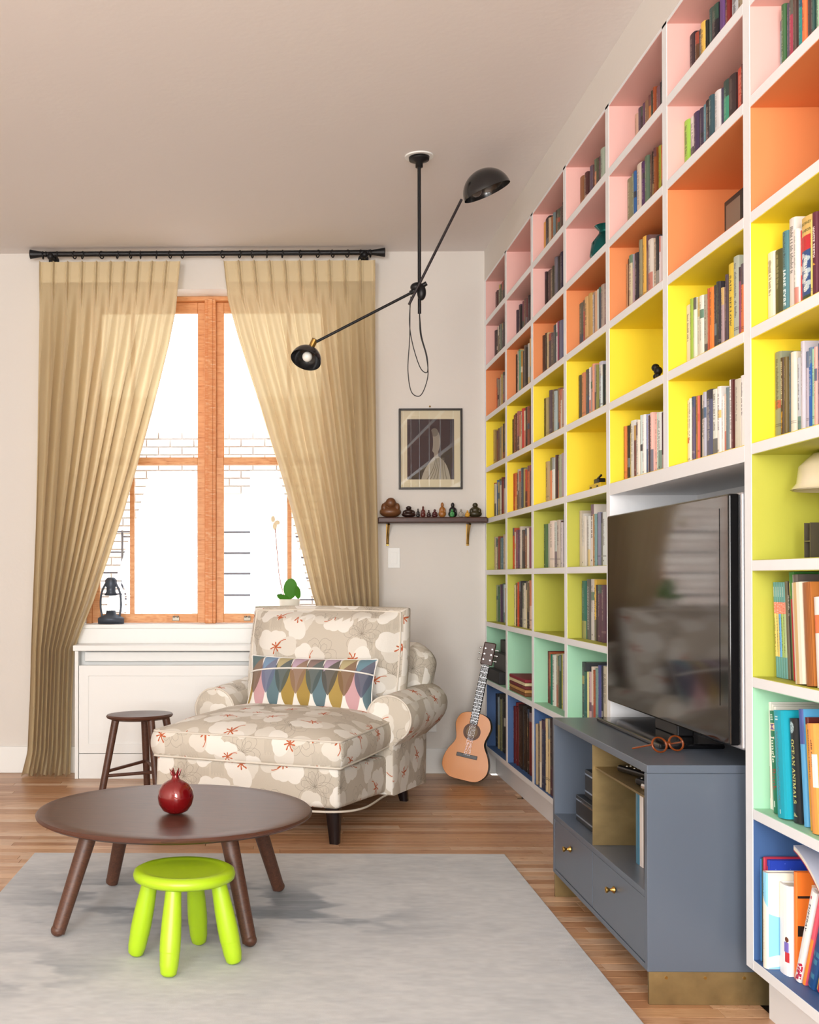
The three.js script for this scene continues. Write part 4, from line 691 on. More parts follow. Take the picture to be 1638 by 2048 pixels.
  bigBook('orange book with dark lettering at the end of mint shelf', [1.19, y8, -2.584], 0.04, 0.242, 0.2, -0.1, 90, flat('#f0a050', (c, w, h) => { bars(c, w, h, '#8a4a20', 0.06, 0.5, 0.15, 0.2); bars(c, w, h, '#3a2a20', 0.15, 0.4, 0.55, 0.15); c.fillStyle = '#f4efe6'; c.fillRect(w * 0.6, h * 0.28, w * 0.4, h * 0.3); }));
  // navy row
  ['#3a88c8', '#2c3a2c', '#b03048'].forEach((q, i) => bigBook(`thin ${['blue', 'dark green', 'crimson'][i]} picture book at the left end of navy shelf`, [1.186, y9, -2.852 + i * 0.0085], 0.0078, 0.25 + 0.004 * i, 0.2, 0, 18, flat(q)));
  bigBook('tall midnight blue picture book with a gold star on navy shelf', [1.192, y9, -2.826], 0.012, 0.254, 0.22, 0, 24, flat('#1f3aa0', (c, w, h) => { c.fillStyle = '#c82c48'; c.fillRect(w * 0.3, h * 0.06, w * 0.4, h * 0.1); }));
  bigBook('cream and sky blue storybook standing in the navy compartment', [1.176, y9, -2.812], 0.026, 0.23, 0.19, 0, 80, flat('#efe9d8', (c, w, h) => { c.fillStyle = '#8ecdea'; c.beginPath(); c.moveTo(0, 0); c.lineTo(w, 0); c.lineTo(w, h * 0.36); c.lineTo(0, h * 0.2); c.fill(); bars(c, w, h, '#4a8ab0', 0.12, 0.26, 0.4, 0.14); bars(c, w, h, '#c8b890', 0.5, 0.8, 0.45, 0.12); }));
  bigBook('white storybook with a child in purple and red on the spine', [1.203, y9, -2.783], 0.05, 0.212, 0.17, 0, 120, flat('#f3f2f2', (c, w, h) => { c.fillStyle = '#6ab4e0'; c.fillRect(0, h * 0.1, w * 0.06, h * 0.9); c.fillStyle = '#c83038'; c.fillRect(w * 0.72, h * 0.74, w * 0.28, h * 0.11); c.fillStyle = '#7a6ac0'; c.fillRect(w * 0.66, h * 0.63, w * 0.3, h * 0.11); c.fillStyle = '#6a3a24'; c.beginPath(); c.ellipse(w * 0.84, h * 0.6, w * 0.12, h * 0.03, 0, 0, 7); c.fill(); }));
  bigBook('orange picture book with black and cream strokes behind white one', [1.214, y9, -2.73], 0.014, 0.25, 0.22, 0, 30, flat('#ee7a2c'));
  bigBook('white book with red blots tilting right in the navy compartment', [1.208, y9 + 0.001, -2.712], 0.024, 0.245, 0.17, 0.36, 90, flat('#ece8e6', (c, w, h) => { lettering(c, w, h, 'TUESDAY', '#2a3038', 'sans-serif', 0.42, 0.14, 0.3); c.fillStyle = '#b81c44'; for (let i = 0; i < 40; i++) { c.beginPath(); c.ellipse(w * rr(0.35, 1), h * rr(0.8, 0.99), w * rr(0.04, 0.14), h * rr(0.005, 0.02), 0, 0, 7); c.fill(); } c.fillStyle = '#c83a48'; c.fillRect(w * 0.4, h * 0.06, w * 0.2, h * 0.03); }));
  bigBook('pink and orange thin book tilting right in navy compartment', [1.212, y9 + 0.001, -2.684], 0.012, 0.25, 0.18, 0.36, 26, flat('#e0586a', (c, w, h) => { c.fillStyle = '#f08a34'; c.fillRect(0, h * 0.5, w, h * 0.5); }));
  bigBook('deep blue picture book tilting right in the navy compartment', [1.218, y9 + 0.001, -2.669], 0.03, 0.26, 0.2, 0.36, 60, flat('#1f4a80', (c, w, h) => { c.fillStyle = '#3a7a9a'; for (let i = 0; i < 12; i++) c.fillRect(w * rr(0, 0.8), h * rr(0, 1), w * 0.4, h * 0.05); }));
  bigBook('yellow and red picture book tilting right in navy compartment', [1.222, y9 + 0.001, -2.634], 0.03, 0.24, 0.2, 0.36, 60, flat('#b8283c', (c, w, h) => { c.fillStyle = '#e8c42c'; c.fillRect(0, 0, w * 0.35, h); }));
  bigBook('bright green book at the lower right end of navy compartment', [1.225, y9 + 0.001, -2.598], 0.02, 0.18, 0.18, 0.3, 40, flat('#6ac84a'));
  // covers that face the room show their pictures
  const star = canvas(256, 320, (c, w, h) => { c.fillStyle = '#1f3fae'; c.fillRect(0, 0, w, h); for (let i = 0; i < 60; i++) { c.fillStyle = '#8aa8f0'; c.fillRect(rr(0, w), rr(0, h), 2, 2); } c.fillStyle = '#f2cf5c'; c.beginPath(); for (let k = 0; k < 16; k++) { const r = k % 2 ? 11 : 22; c.lineTo(62 + r * Math.cos(k * Math.PI / 8), 66 + r * Math.sin(k * Math.PI / 8)); } c.fill(); c.fillStyle = '#c82c3c'; c.fillRect(190, 50, 50, 60); });
  const face = (tex, x, y, z, w, h) => { const g = new THREE.PlaneGeometry(w, h); return at(g, x + w / 2, y + h / 2, z); };
  const put = (owner, tex, x, w, h, z) => { const o = scene.children.find((q) => q.userData.label === owner); mesh('front_cover', at(new THREE.BoxGeometry(w, h, 0.0006), x + w / 2, h / 2 + 0.001, z), std({ map: tex, roughness: 0.4 }), o); };
  put('tall midnight blue picture book with a gold star on navy shelf', star, 0.002, 0.216, 0.252, 0.0124);
  put('cream and sky blue storybook standing in the navy compartment', canvas(256, 320, (c, w, h) => { c.fillStyle = '#f2ecda'; c.fillRect(0, 0, w, h); c.fillStyle = '#8ecdea'; c.beginPath(); c.moveTo(0, h * 0.42); c.quadraticCurveTo(w * 0.2, h * 0.5, w, h * 0.55); c.lineTo(w, h); c.lineTo(0, h); c.fill(); c.fillStyle = '#f6f2ea'; c.beginPath(); c.moveTo(0, h * 0.88); c.quadraticCurveTo(w * 0.25, h * 0.82, w * 0.5, h * 0.88); c.lineTo(w * 0.5, h * 0.94); c.lineTo(0, h * 0.99); c.fill(); c.strokeStyle = '#2a3a44'; c.lineWidth = 2; c.beginPath(); c.moveTo(w * 0.38, h * 0.6); c.lineTo(w * 0.28, h * 0.66); c.lineTo(w * 0.4, h * 0.74); c.stroke(); c.fillStyle = '#7a7468'; c.font = 'bold 46px serif'; c.fillText('Don', w * 0.3, h * 0.1); }), 0.002, 0.186, 0.228, 0.0264);
  put('orange picture book with black and cream strokes behind white one', canvas(256, 320, (c, w, h) => { c.fillStyle = '#f07c2c'; c.fillRect(0, 0, w, h); c.fillStyle = '#2a1c16'; c.fillRect(0, h * 0.22, w, 7); c.beginPath(); c.moveTo(0, h * 0.5); c.quadraticCurveTo(w * 0.4, h * 0.52, w * 0.8, h * 0.62); c.lineTo(0, h * 0.6); c.fill(); c.strokeStyle = '#f4e0c8'; c.lineWidth = 3; for (const [a, b] of [[0.15, 0.12], [0.1, 0.36]]) for (let i = 0; i < 9; i++) { c.beginPath(); c.moveTo(w * (a + 0.5), h * (b + 0.1)); c.quadraticCurveTo(w * (a + 0.3), h * (b - 0.02 + i * 0.006), w * a, h * (b + i * 0.012)); c.stroke(); } }), 0.002, 0.216, 0.248, 0.0144);
  put('thick cream book with a landscape cover on lower olive shelf', canvas(256, 320, (c, w, h) => { c.fillStyle = '#efe8dc'; c.fillRect(0, 0, w, h); c.fillStyle = '#b8c8cc'; c.fillRect(w * 0.06, h * 0.18, w * 0.94, h * 0.6); c.fillStyle = '#6a7468'; for (let i = 0; i < 80; i++) c.fillRect(w * rr(0.1, 0.5), h * rr(0.2, 0.42), 6, 5); c.fillStyle = '#7a8a80'; c.fillRect(w * 0.06, h * 0.6, w * 0.94, h * 0.04); c.fillStyle = '#d8a85c'; c.fillRect(w * 0.5, h * 0.55, 12, 20); c.fillStyle = '#8fb4cc'; c.fillRect(w * 0.06, h * 0.68, w * 0.94, h * 0.1); }), 0.004, 0.194, 0.228, 0.0504);
  // a limp paperback lying across the top of them
  const lp = thing('limp_paperback', 'open paperback drooping over the tops of the navy shelf books', 'book', [1.2, 0.478, -2.70], 0, 'children\'s books in the nearest column');
  const sheet = (dz, th) => { const s = new THREE.Shape(), pts = []; for (let i = 0; i <= 12; i++) { const t = i / 12; pts.push([t * 0.24, -0.05 * t - 0.14 * t * t]); } pts.forEach(([a, b], i) => (i ? s.lineTo(a, b + dz) : s.moveTo(a, b + dz))); for (let i = 12; i >= 0; i--) s.lineTo(pts[i][0], pts[i][1] + dz - th); return smoothShade(new THREE.ExtrudeGeometry(s, { depth: 0.17, bevelEnabled: false }).rotateY(-Math.PI / 2).translate(0.17, 0, 0), 0.5); };
  mesh('cover', sheet(0, 0.002), std({ color: '#c8ccdc', roughness: 0.5 }), lp); mesh('pages', sheet(-0.0022, 0.008), M.paper, lp); mesh('back_cover', sheet(-0.0104, 0.003), std({ color: '#a8384c', roughness: 0.5 }), lp);
}
M.jackets.map = canvas(ATLAS.w, ATLAS.h, (c) => ATLAS.jobs.forEach(([x, y, color, key]) => drawJacket(c, x, y, ATLAS.tw, ATLAS.th, color, key)));
M.bigJackets.map = canvas(2048, 1024, (c) => BIG.jobs.forEach(([x, w, draw]) => { c.save(); c.translate(x, 0); c.beginPath(); c.rect(0, 0, w, 1024); c.clip(); draw(c, w, 1024); c.restore(); }));
if (BIG.x > 2048) throw new Error('jacket sheet too narrow ' + BIG.x);

// ---------------------------------------------------------------- media console and television
M.greyPaint = std({ color: '#5b6573', roughness: 0.32, metalness: 0.15 });
M.agedBrass = std({ map: pixels(256, 256, (u, v) => mixc(hex('7d6a48'), hex('a08a5e'), fbm(u * 8, v * 8, 5))), roughness: 0.42, metalness: 0.75 });
const CX = 0.952, CZ0 = -4.0, CZ1 = -2.985, CT = 0.617;
{
  const g = thing('media_console', 'slate grey media console with brass feet standing in the bookcase niche', 'console', [0, 0, 0]), b = 1.44, m = M.greyPaint, s = 0.022, zm = -3.505;
  mesh('top', metreUV(box(CX, b, CT - s, CT, CZ0, CZ1, 0.002), 0.5), m, g);
  for (const [a, c] of [[CZ0, CZ0 + s], [CZ1 - s, CZ1]]) mesh('side_panel', box(CX, b, 0.085, CT - s, a, c, 0.0015), m, g);
  mesh('bottom', box(CX, b, 0.085, 0.1, CZ0 + s, CZ1 - s, 0.001), m, g);
  mesh('middle_shelf', box(CX, b, 0.272, 0.289, CZ0 + s, CZ1 - s, 0.001), m, g);
  mesh('back_panel', box(b - 0.008, b, 0.1, CT - s, CZ0 + s, CZ1 - s, 0), m, g);
  mesh('brass_box', merge([box(CX + 0.002, b - 0.01, 0.29, CT - s, zm - 0.003, zm, 0), box(CX + 0.01, b - 0.01, 0.522, 0.528, zm, CZ1 - s, 0), box(b - 0.016, b - 0.01, 0.29, CT - s, zm, CZ1 - s, 0)]), M.agedBrass, g);
  for (const [a, c] of [[CZ0 + s + 0.002, zm - 0.002], [zm + 0.002, CZ1 - s - 0.002]]) {
    const d = mesh('drawer', box(CX + 0.001, CX + 0.4, 0.102, 0.27, a, c, 0.0015), m, g), kz = (a + c) / 2 - 0.01;
    mesh('knob', lathe([[0, 0], [0.006, 0], [0.011, 0.004], [0.004, 0.012], [0.004, 0.017], [0.009, 0.024], [0.008, 0.028], [0, 0.029]], 16).rotateZ(Math.PI / 2).translate(CX, 0.22, kz), M.brass, d);
  }
  for (const [a, c] of [[CZ0 + 0.001, CZ0 + 0.012], [CZ1 - 0.012, CZ1 - 0.001]]) {
    const f = mesh('foot', metreUV(box(CX + 0.004, b, 0, 0.085, a, c, 0.001), 0.3), M.agedBrass, g);
    for (const x of [1.0, 1.1, 1.2]) mesh('screw', rod([x, 0.07, c - 0.001], [x, 0.07, c + 0.002], 0.004), M.brass, f);
  }
}
{
  const g = thing('television', 'black flat television with a silver edge on the grey console', 'television', [0, 0, 0]), x = 1.15, z0 = -4.03, z1 = -2.95;
  mesh('bezel', box(x, x + 0.03, 0.672, 1.315, z0, z1, 0.006), M.blackGloss, g);
  mesh('screen', box(x - 0.0012, x + 0.001, 0.768, 1.28, z0 + 0.055, z1 - 0.06, 0), std({ color: '#141016', roughness: 0.07 }), g);
  mesh('silver_edge', box(x + 0.03, x + 0.055, 0.66, 1.32, z0 - 0.006, z1 + 0.006, 0.008), std({ color: '#c8cad0', roughness: 0.3, metalness: 0.6 }), g);
  mesh('back', box(x + 0.055, x + 0.11, 0.7, 1.28, z0 + 0.06, z1 - 0.03, 0.02), M.black, g);
  mesh('neck', box(x + 0.03, x + 0.08, 0.63, 0.75, -3.62, -3.42, 0.005), M.black, g);
  mesh('stand', box(1.075, 1.26, CT, CT + 0.014, -3.9, -3.26, 0.005), M.blackGloss, g);
}
{
  const g = thing('eyeglasses', 'tortoiseshell eyeglasses on top of the grey console', 'glasses', [1.075, CT + 0.003, -3.19], 0.5), t = std({ color: '#7a3a16', roughness: 0.15 });
  for (const s of [-1, 1]) { mesh('rim', new THREE.TorusGeometry(0.024, 0.003, 8, 26).scale(1.1, 0.85, 1).rotateX(-0.35).translate(s * 0.032, 0.022, 0), t, g); mesh('lens', new THREE.CylinderGeometry(0.022, 0.022, 0.0015, 24).rotateX(Math.PI / 2 - 0.35).scale(1.1, 1, 1).translate(s * 0.032, 0.022, 0), M.glass, g); mesh('temple', rod([s * 0.06, 0.024, 0], [s * 0.05, 0.003, -0.08], 0.0025), t, g); }
  mesh('bridge', rod([-0.008, 0.026, 0], [0.008, 0.026, 0], 0.003), t, g);
}
{
  const dvd = (label, y, h, z0, x) => { const g = thing('disc_player', label, 'disc player', [0, 0, 0]); mesh('case', box(x, x + 0.24, y, y + h, z0, -3.512, 0.003), M.black, g); mesh('front_trim', merge([box(x - 0.002, x, y + h * 0.82, y + h * 0.88, z0 + 0.01, -3.52, 0), box(x - 0.002, x, y + h * 0.2, y + h * 0.26, z0 + 0.01, -3.6, 0)]), M.chrome, g); };
  dvd('lower black disc player in the grey console', 0.2895, 0.085, -3.88, 1.0); dvd('upper black disc player stacked on the other in the console', 0.375, 0.09, -3.84, 1.02);
  [['long black remote control on the brass shelf', 1.0, -3.42, 0.2, M.blackGloss], ['short black remote control on the brass shelf', 0.985, -3.2, 0.1, M.black], ['silver remote control at the front of the brass shelf', 0.975, -3.12, 0.1, M.chrome]].forEach(([l, x, z, w, m]) => { const g = thing('remote_control', l, 'remote', [x, 0.5285, z], 0.25); mesh('body', box(0, 0.045, 0, 0.02, 0, w, 0.008), m, g); mesh('buttons', merge([0.2, 0.4, 0.6, 0.8].flatMap((f) => [0.012, 0.024, 0.036].map((q) => ball(q, 0.02, w * f, 0.003, 0.002, 0.003, 8)))), M.paper, g); });
  ['2f6f8c', 'd8d0cc', '3a3030', '2c2624', '8a2050', '1c1a1c'].forEach((c, i) => { const g = thing('disc_case', `${['blue green', 'white edged', 'dark brown', 'black brown', 'magenta', 'black'][i]} disc case standing in the brass lined compartment`, 'disc case', [1.02, 0.2895, -3.3 + i * 0.034], 0, 'disc cases in the console'); mesh('cover', jacketGeometry(0.032, 0.21 - 0.006 * i, 0.14, [0, 0, 40, 200], [2048, 2048], 0.001), std({ color: '#' + c, roughness: 0.3 }), g); pagesIn(g, 0.032, 0.21 - 0.006 * i, 0.14); });
}
// ---------------------------------------------------------------- ceiling lamp
{
  const g = thing('ceiling_lamp', 'black two-armed ceiling lamp with domed metal shades', 'lamp', [0.621, TOP, -5.02]), m = M.black;
  mesh('ceiling_plate', rod([0, -0.006, 0], [0, 0, 0], 0.062, 0.062, 32), M.trim, g);
  mesh('flange', lathe([[0, -0.05], [0.016, -0.05], [0.016, -0.03], [0.043, -0.02], [0.045, -0.006], [0, -0.006]], 28), m, g);
  mesh('pole', rod([0, -0.69, 0], [0.0, -0.02, 0], 0.0075), m, g);
  mesh('clamp', merge([ball(-0.01, -0.575, 0, 0.03, 0.022, 0.025), ball(0.008, -0.6, 0.01, 0.02, 0.035, 0.02), rod([-0.04, -0.6, 0], [0.03, -0.56, 0.01], 0.01)]), m, g);
  const steel = std({ color: '#4a474a', roughness: 0.3, metalness: 0.8 });
  mesh('arm', rod([-0.03, -0.6, 0.02], [-0.45, -0.815, 0.02], 0.006), m, g);
  mesh('arm', rod([-0.05, -0.66, 0.04], [0.178, -0.205, 0.04], 0.006), steel, g);
  const shade = (r, d, pos, dir, name) => { const p = []; for (let i = 0; i <= 14; i++) { const a = i / 14 * Math.PI / 2; p.push([r * Math.cos(a) + 0.0, d * Math.sin(a)]); } p.push([0.001, d - 0.002]); for (let i = 14; i >= 0; i--) { const a = i / 14 * Math.PI / 2; p.push([(r - 0.002) * Math.cos(a), (d - 0.003) * Math.sin(a)]); } const q = lathe(p, 40); q.applyQuaternion(new THREE.Quaternion().setFromUnitVectors(new THREE.Vector3(0, 1, 0), new THREE.Vector3(...dir).normalize())); return mesh(name, q.translate(...pos), phy({ color: '#1c1b1c', roughness: 0.25, clearcoat: 0.5, side: THREE.DoubleSide }), g); };
  const a = shade(0.104, 0.1, [0.289, -0.173, 0.04], [-0.375, 0.927, 0.05], 'shade'); mesh('bulb', ball(0.24, -0.17, 0.045, 0.025), std({ color: '#5a5450', roughness: 0.1 }), a);
  const b = shade(0.068, 0.066, [-0.497, -0.895, 0.02], [0.3, 0.85, -0.45], 'shade'); mesh('bulb', ball(-0.49, -0.88, 0.02, 0.022), std({ color: '#f0efe8', roughness: 0.2 }), b);
  mesh('socket', rod([-0.475, -0.84, -0.01], [-0.455, -0.8, 0.005], 0.014), M.brass, g);
  mesh('cord', tube([[0, -0.69, 0], [0.004, -0.78, 0], [0.03, -0.88, 0], [0.035, -0.97, 0], [0.0, -1.05, 0], [-0.03, -1.04, 0], [-0.05, -0.95, 0], [-0.045, -0.8, 0.02], [-0.045, -0.66, 0.035]], 0.0022, 120, 6), m, g);
  mesh('cord', tube([[0, -0.69, 0.004], [0.008, -0.79, 0.01], [0.033, -0.89, 0.01], [0.03, -0.95, 0.01], [0.01, -0.94, 0.01], [-0.02, -0.87, 0.015], [-0.045, -0.75, 0.02], [-0.04, -0.62, 0.02]], 0.0022, 120, 6), m, g);
}
// ---------------------------------------------------------------- things on the back wall
{
  const g = thing('framed_picture', 'framed photograph of a draped stone bust on the back wall', 'picture', [0, 0, 0]), z = ZB + 0.002, [a, b, c, d] = [0.684, 1.041, 1.598, 2.053], f = 0.011;
  mesh('frame', merge([box(a, a + f, c, d, z, z + 0.02), box(b - f, b, c, d, z, z + 0.02), box(a + f, b - f, c, c + f, z, z + 0.02), box(a + f, b - f, d - f, d, z, z + 0.02)]), std({ color: '#3a3836', roughness: 0.3, metalness: 0.6 }), g);
  mesh('mat', box(a + f, b - f, c + f, d - f, z, z + 0.006, 0), std({ color: '#d8cfb4', roughness: 0.9 }), g);
  const tex = canvas(300, 384, (q, w, h) => { q.fillStyle = '#2b2126'; q.fillRect(0, 0, w, h); q.fillStyle = '#a39c8e'; q.beginPath(); q.moveTo(w * 0.3, h); q.quadraticCurveTo(w * 0.35, h * 0.8, w * 0.6, h * 0.6); q.quadraticCurveTo(w * 0.86, h * 0.66, w * 0.92, h); q.fill(); q.strokeStyle = '#6a645a'; q.lineWidth = 4; for (let i = 0; i < 7; i++) { q.beginPath(); q.moveTo(w * (0.6 + 0.03 * i), h * 0.64); q.quadraticCurveTo(w * (0.6 + 0.03 * i), h * 0.8, w * (0.42 + 0.07 * i), h); q.stroke(); } q.fillStyle = '#8f877a'; q.beginPath(); q.ellipse(w * 0.6, h * 0.37, w * 0.105, h * 0.2, 0, 0, 7); q.fill(); q.fillRect(w * 0.57, h * 0.5, w * 0.09, h * 0.13); q.fillStyle = '#6e675c'; q.beginPath(); q.ellipse(w * 0.58, h * 0.22, w * 0.08, h * 0.07, 0, 0, 7); q.fill(); q.fillStyle = '#2b2126'; q.beginPath(); q.ellipse(w * 0.49, h * 0.38, w * 0.06, h * 0.2, 0, 0, 7); q.fill(); });
  mesh('print', box(0.732, 0.996, 1.654, 1.994, z + 0.006, z + 0.0066, 0), std({ map: tex, roughness: 0.6 }), g);
  mesh('pane', box(a + f, b - f, c + f, d - f, z + 0.012, z + 0.014, 0), M.glass, g);
  mesh('nail', ball(0.86, 2.066, z + 0.006, 0.005), M.brass, g);
  const s = thing('wall_shelf', 'short dark wood shelf on brass brackets under the framed picture', 'shelf', [0, 0, 0]);
  mesh('board', metreUV(box(0.557, 1.165, 1.405, 1.437, ZB + 0.001, ZB + 0.115, 0.007), 0.5), M.darkWood, s);
  for (const x of [0.621, 1.071]) mesh('bracket', merge([box(x - 0.008, x + 0.008, 1.28, 1.404, ZB, ZB + 0.006, 0.002), tube([[x, 1.29, ZB + 0.006], [x, 1.34, ZB + 0.02], [x, 1.38, ZB + 0.06], [x, 1.399, ZB + 0.085]], 0.007, 20, 8)]), M.brass, s);
  const fig = (label, x, w, h, color, kind = 0, dz = 0) => { const p = thing('figurine', label, 'figurine', [x, 1.4375, ZB + 0.06 + dz], 0, 'figurines on the wall shelf'), m = std({ color, roughness: 0.4 }); mesh('body', merge([ball(0, h * 0.24, 0, w * 0.5, h * 0.25, w * 0.36), ball(0, h * 0.5, 0, w * 0.36, h * 0.24, w * 0.28), ball(-w * 0.3, h * 0.42, w * 0.1, w * 0.14, h * 0.2, w * 0.15), ball(w * 0.3, h * 0.42, w * 0.1, w * 0.14, h * 0.2, w * 0.15)]), m, p); mesh('head', kind ? ball(0, h * 0.62, w * 0.2, w * 0.24, h * 0.22, w * 0.2) : ball(0, h * 0.83, 0, w * 0.2, h * 0.17, w * 0.2), m, p); return p; };
  fig('large carved brown crouching figure at the shelf end', 0.632, 0.12, 0.13, '#6a4326', 1); fig('dark brown squat seated figure beside the large carving', 0.734, 0.078, 0.064, '#2c1712'); fig('tiny black standing figure on the wall shelf', 0.786, 0.022, 0.05, '#1f1416'); fig('slim red brown figure with a round head', 0.814, 0.028, 0.064, '#5a2018'); fig('small dark maroon figure beside the slim one', 0.846, 0.025, 0.042, '#2f1214'); fig('maroon seated figure before the tan carving', 0.879, 0.034, 0.046, '#4a1a1a'); fig('tan carved figure with a rounded pale cap', 0.921, 0.042, 0.084, '#9a6228'); fig('black hooded figure behind the small green one', 0.982, 0.05, 0.084, '#191a1c', 0, -0.02); fig('small jade green seated figure on the shelf', 0.971, 0.028, 0.045, '#3f8a4c', 0, 0.03); fig('small pewter figure between the green and yellow ones', 1.022, 0.03, 0.045, '#9a948a', 0, 0.02); fig('small yellow figure before the bronze seated one', 1.056, 0.028, 0.038, '#d09a30', 0, 0.03); fig('bronze green seated figure nearest the bookcase', 1.105, 0.075, 0.082, '#3a3420', 0, -0.005);
  const plate = (name, label, x, y, w, h) => { const p = thing(name, label, 'switch', [0, 0, 0]); mesh('plate', box(x - w / 2, x + w / 2, y - h / 2, y + h / 2, ZB, ZB + 0.006, 0.002), M.trim, p); mesh('insert', box(x - w / 4, x + w / 4, y - h * 0.29, y + h * 0.29, ZB + 0.006, ZB + 0.009, 0.001), M.trim, p); };
  plate('light_switch', 'white rocker light switch below the wall shelf', 0.657, 1.2125, 0.068, 0.114); plate('wall_outlet', 'white wall outlet between the armchair and the guitar', 0.86, 0.283, 0.068, 0.1);
}
// ---------------------------------------------------------------- guitar
{
  const g = thing('acoustic_guitar', 'small orange acoustic guitar leaning in the corner by the bookcase', 'guitar', [1.0, 0.018, -6.2], -0.3); g.rotation.order = 'YXZ'; g.rotation.x = -0.14; g.rotation.z = -0.187;
  const half = [[0, 0], [0.07, 0.004], [0.112, 0.04], [0.122, 0.085], [0.108, 0.14], [0.08, 0.19], [0.076, 0.22], [0.088, 0.265], [0.092, 0.3], [0.075, 0.34], [0.04, 0.358], [0, 0.36]];
  const sp = new THREE.SplineCurve([...half, ...half.slice(1, -1).reverse().map(([x, y]) => [-x, y]), [0, 0]].map(([x, y]) => new THREE.Vector2(x, y))), shape = new THREE.Shape(sp.getPoints(90));
  const ex = (d, b) => new THREE.ExtrudeGeometry(shape, { depth: d, bevelEnabled: b, bevelThickness: 0.003, bevelSize: 0.002, bevelSegments: 2 });
  mesh('sides', ex(0.065, true), std({ color: '#1c0f0c', roughness: 0.25 }), g);
  mesh('top', ex(0.003, false).translate(0, 0, 0.0685), phy({ color: '#d5801a', roughness: 0.3, clearcoat: 0.5 }), g);
  mesh('rosette', new THREE.RingGeometry(0.031, 0.046, 40).translate(0, 0.258, 0.0722), std({ color: '#5a3414', roughness: 0.5, side: THREE.DoubleSide }), g);
  mesh('sound_hole', rod([0, 0.258, 0.0715], [0, 0.258, 0.072], 0.031, 0.031, 32), std({ color: '#8a745c', roughness: 0.8 }), g);
  const neck = mesh('neck', box(-0.021, 0.021, 0.3, 0.62, 0.055, 0.08, 0.003), std({ color: '#181212', roughness: 0.35 }), g);
  for (let i = 0; i < 15; i++) mesh('fret', box(-0.021, 0.021, 0, 0.0012, 0.0798, 0.0808, 0).translate(0, 0.612 - 0.3 * (1 - Math.pow(0.944, i * 1.05)) / 0.58, 0), M.chrome, neck);
  const hd = mesh('headstock', box(-0.032, 0.032, 0.622, 0.745, 0.052, 0.07, 0.006), M.darkWood, g);
  for (const s of [-1, 1]) for (const y of [0.65, 0.68, 0.71]) mesh('tuning_peg', merge([rod([s * 0.018, y, 0.07], [s * 0.018, y, 0.078], 0.004), rod([s * 0.032, y, 0.06], [s * 0.045, y, 0.06], 0.003), ball(s * 0.048, y, 0.06, 0.005, 0.007, 0.004, 10)]), M.chrome, hd);
  mesh('bridge', box(-0.055, 0.055, 0.118, 0.138, 0.0715, 0.08, 0.002), M.darkLeg, g);
  for (let i = 0; i < 6; i++) mesh('string', rod([-0.015 + i * 0.006, 0.13, 0.0815], [-0.015 + i * 0.006, 0.625, 0.0825], 0.0005, 0.0005, 5), M.chrome, g);
}
// ---------------------------------------------------------------- on the sill
{
  const g = thing('oil_lantern', 'grey metal oil lantern on the window sill', 'lantern', [-0.956, 0.8385, ZB - 0.1]), m = std({ color: '#4d5562', roughness: 0.5, metalness: 0.5 });
  mesh('tank', lathe([[0, 0], [0.074, 0], [0.076, 0.03], [0.07, 0.036], [0.03, 0.055], [0.026, 0.075], [0, 0.076]], 32), m, g);
  mesh('globe', lathe([[0.026, 0.076], [0.045, 0.1], [0.045, 0.13], [0.028, 0.165]], 28), M.glass, g);
  mesh('chimney', lathe([[0, 0.16], [0.038, 0.163], [0.026, 0.185], [0.026, 0.21], [0.034, 0.215], [0.034, 0.25], [0.02, 0.265], [0, 0.266]], 28), m, g);
  for (const s of [-1, 1]) mesh('side_tube', tube([[s * 0.05, 0.04, 0.01], [s * 0.058, 0.1, 0.01], [s * 0.052, 0.18, 0.01], [s * 0.03, 0.23, 0.01]], 0.006, 24, 8), m, g);
  const o = thing('potted_orchid', 'orchid with bright green leaves in a white pot on the sill', 'plant', [0.07, 0.8385, ZB - 0.1]);
  mesh('pot', lathe([[0, 0], [0.045, 0], [0.06, 0.14], [0.057, 0.14], [0.05, 0.12], [0, 0.12]], 32), std({ color: '#eeece0', roughness: 0.4 }), o);
  const leaf = phy({ color: '#4f9a1c', roughness: 0.6, transmission: 0.4, thickness: 0, side: THREE.DoubleSide });
  for (const [x, y, a, b, t, yaw] of [[0.005, 0.2, 0.04, 0.06, 0.2, 0], [-0.03, 0.145, 0.05, 0.018, 1.1, 0.4], [0.045, 0.18, 0.02, 0.04, -0.6, 0.5]]) mesh('leaf', at(ball(0, 0, 0, a, b, 0.003, 24), x, y, 0.01, 0.2, yaw, -t * 0.4), leaf, o);
  mesh('stem', tube([[-0.02, 0.12, 0], [-0.055, 0.25, 0], [-0.07, 0.4, 0], [-0.083, 0.55, 0]], 0.0025, 40, 6), std({ color: '#a8583c', roughness: 0.7 }), o);
  mesh('dried_flower', merge([ball(-0.085, 0.56, 0, 0.012, 0.02, 0.004), ball(-0.07, 0.58, 0, 0.015, 0.012, 0.004), ball(-0.095, 0.6, 0, 0.012, 0.018, 0.004)]), std({ color: '#e8d8b8', roughness: 0.8 }), o);
}
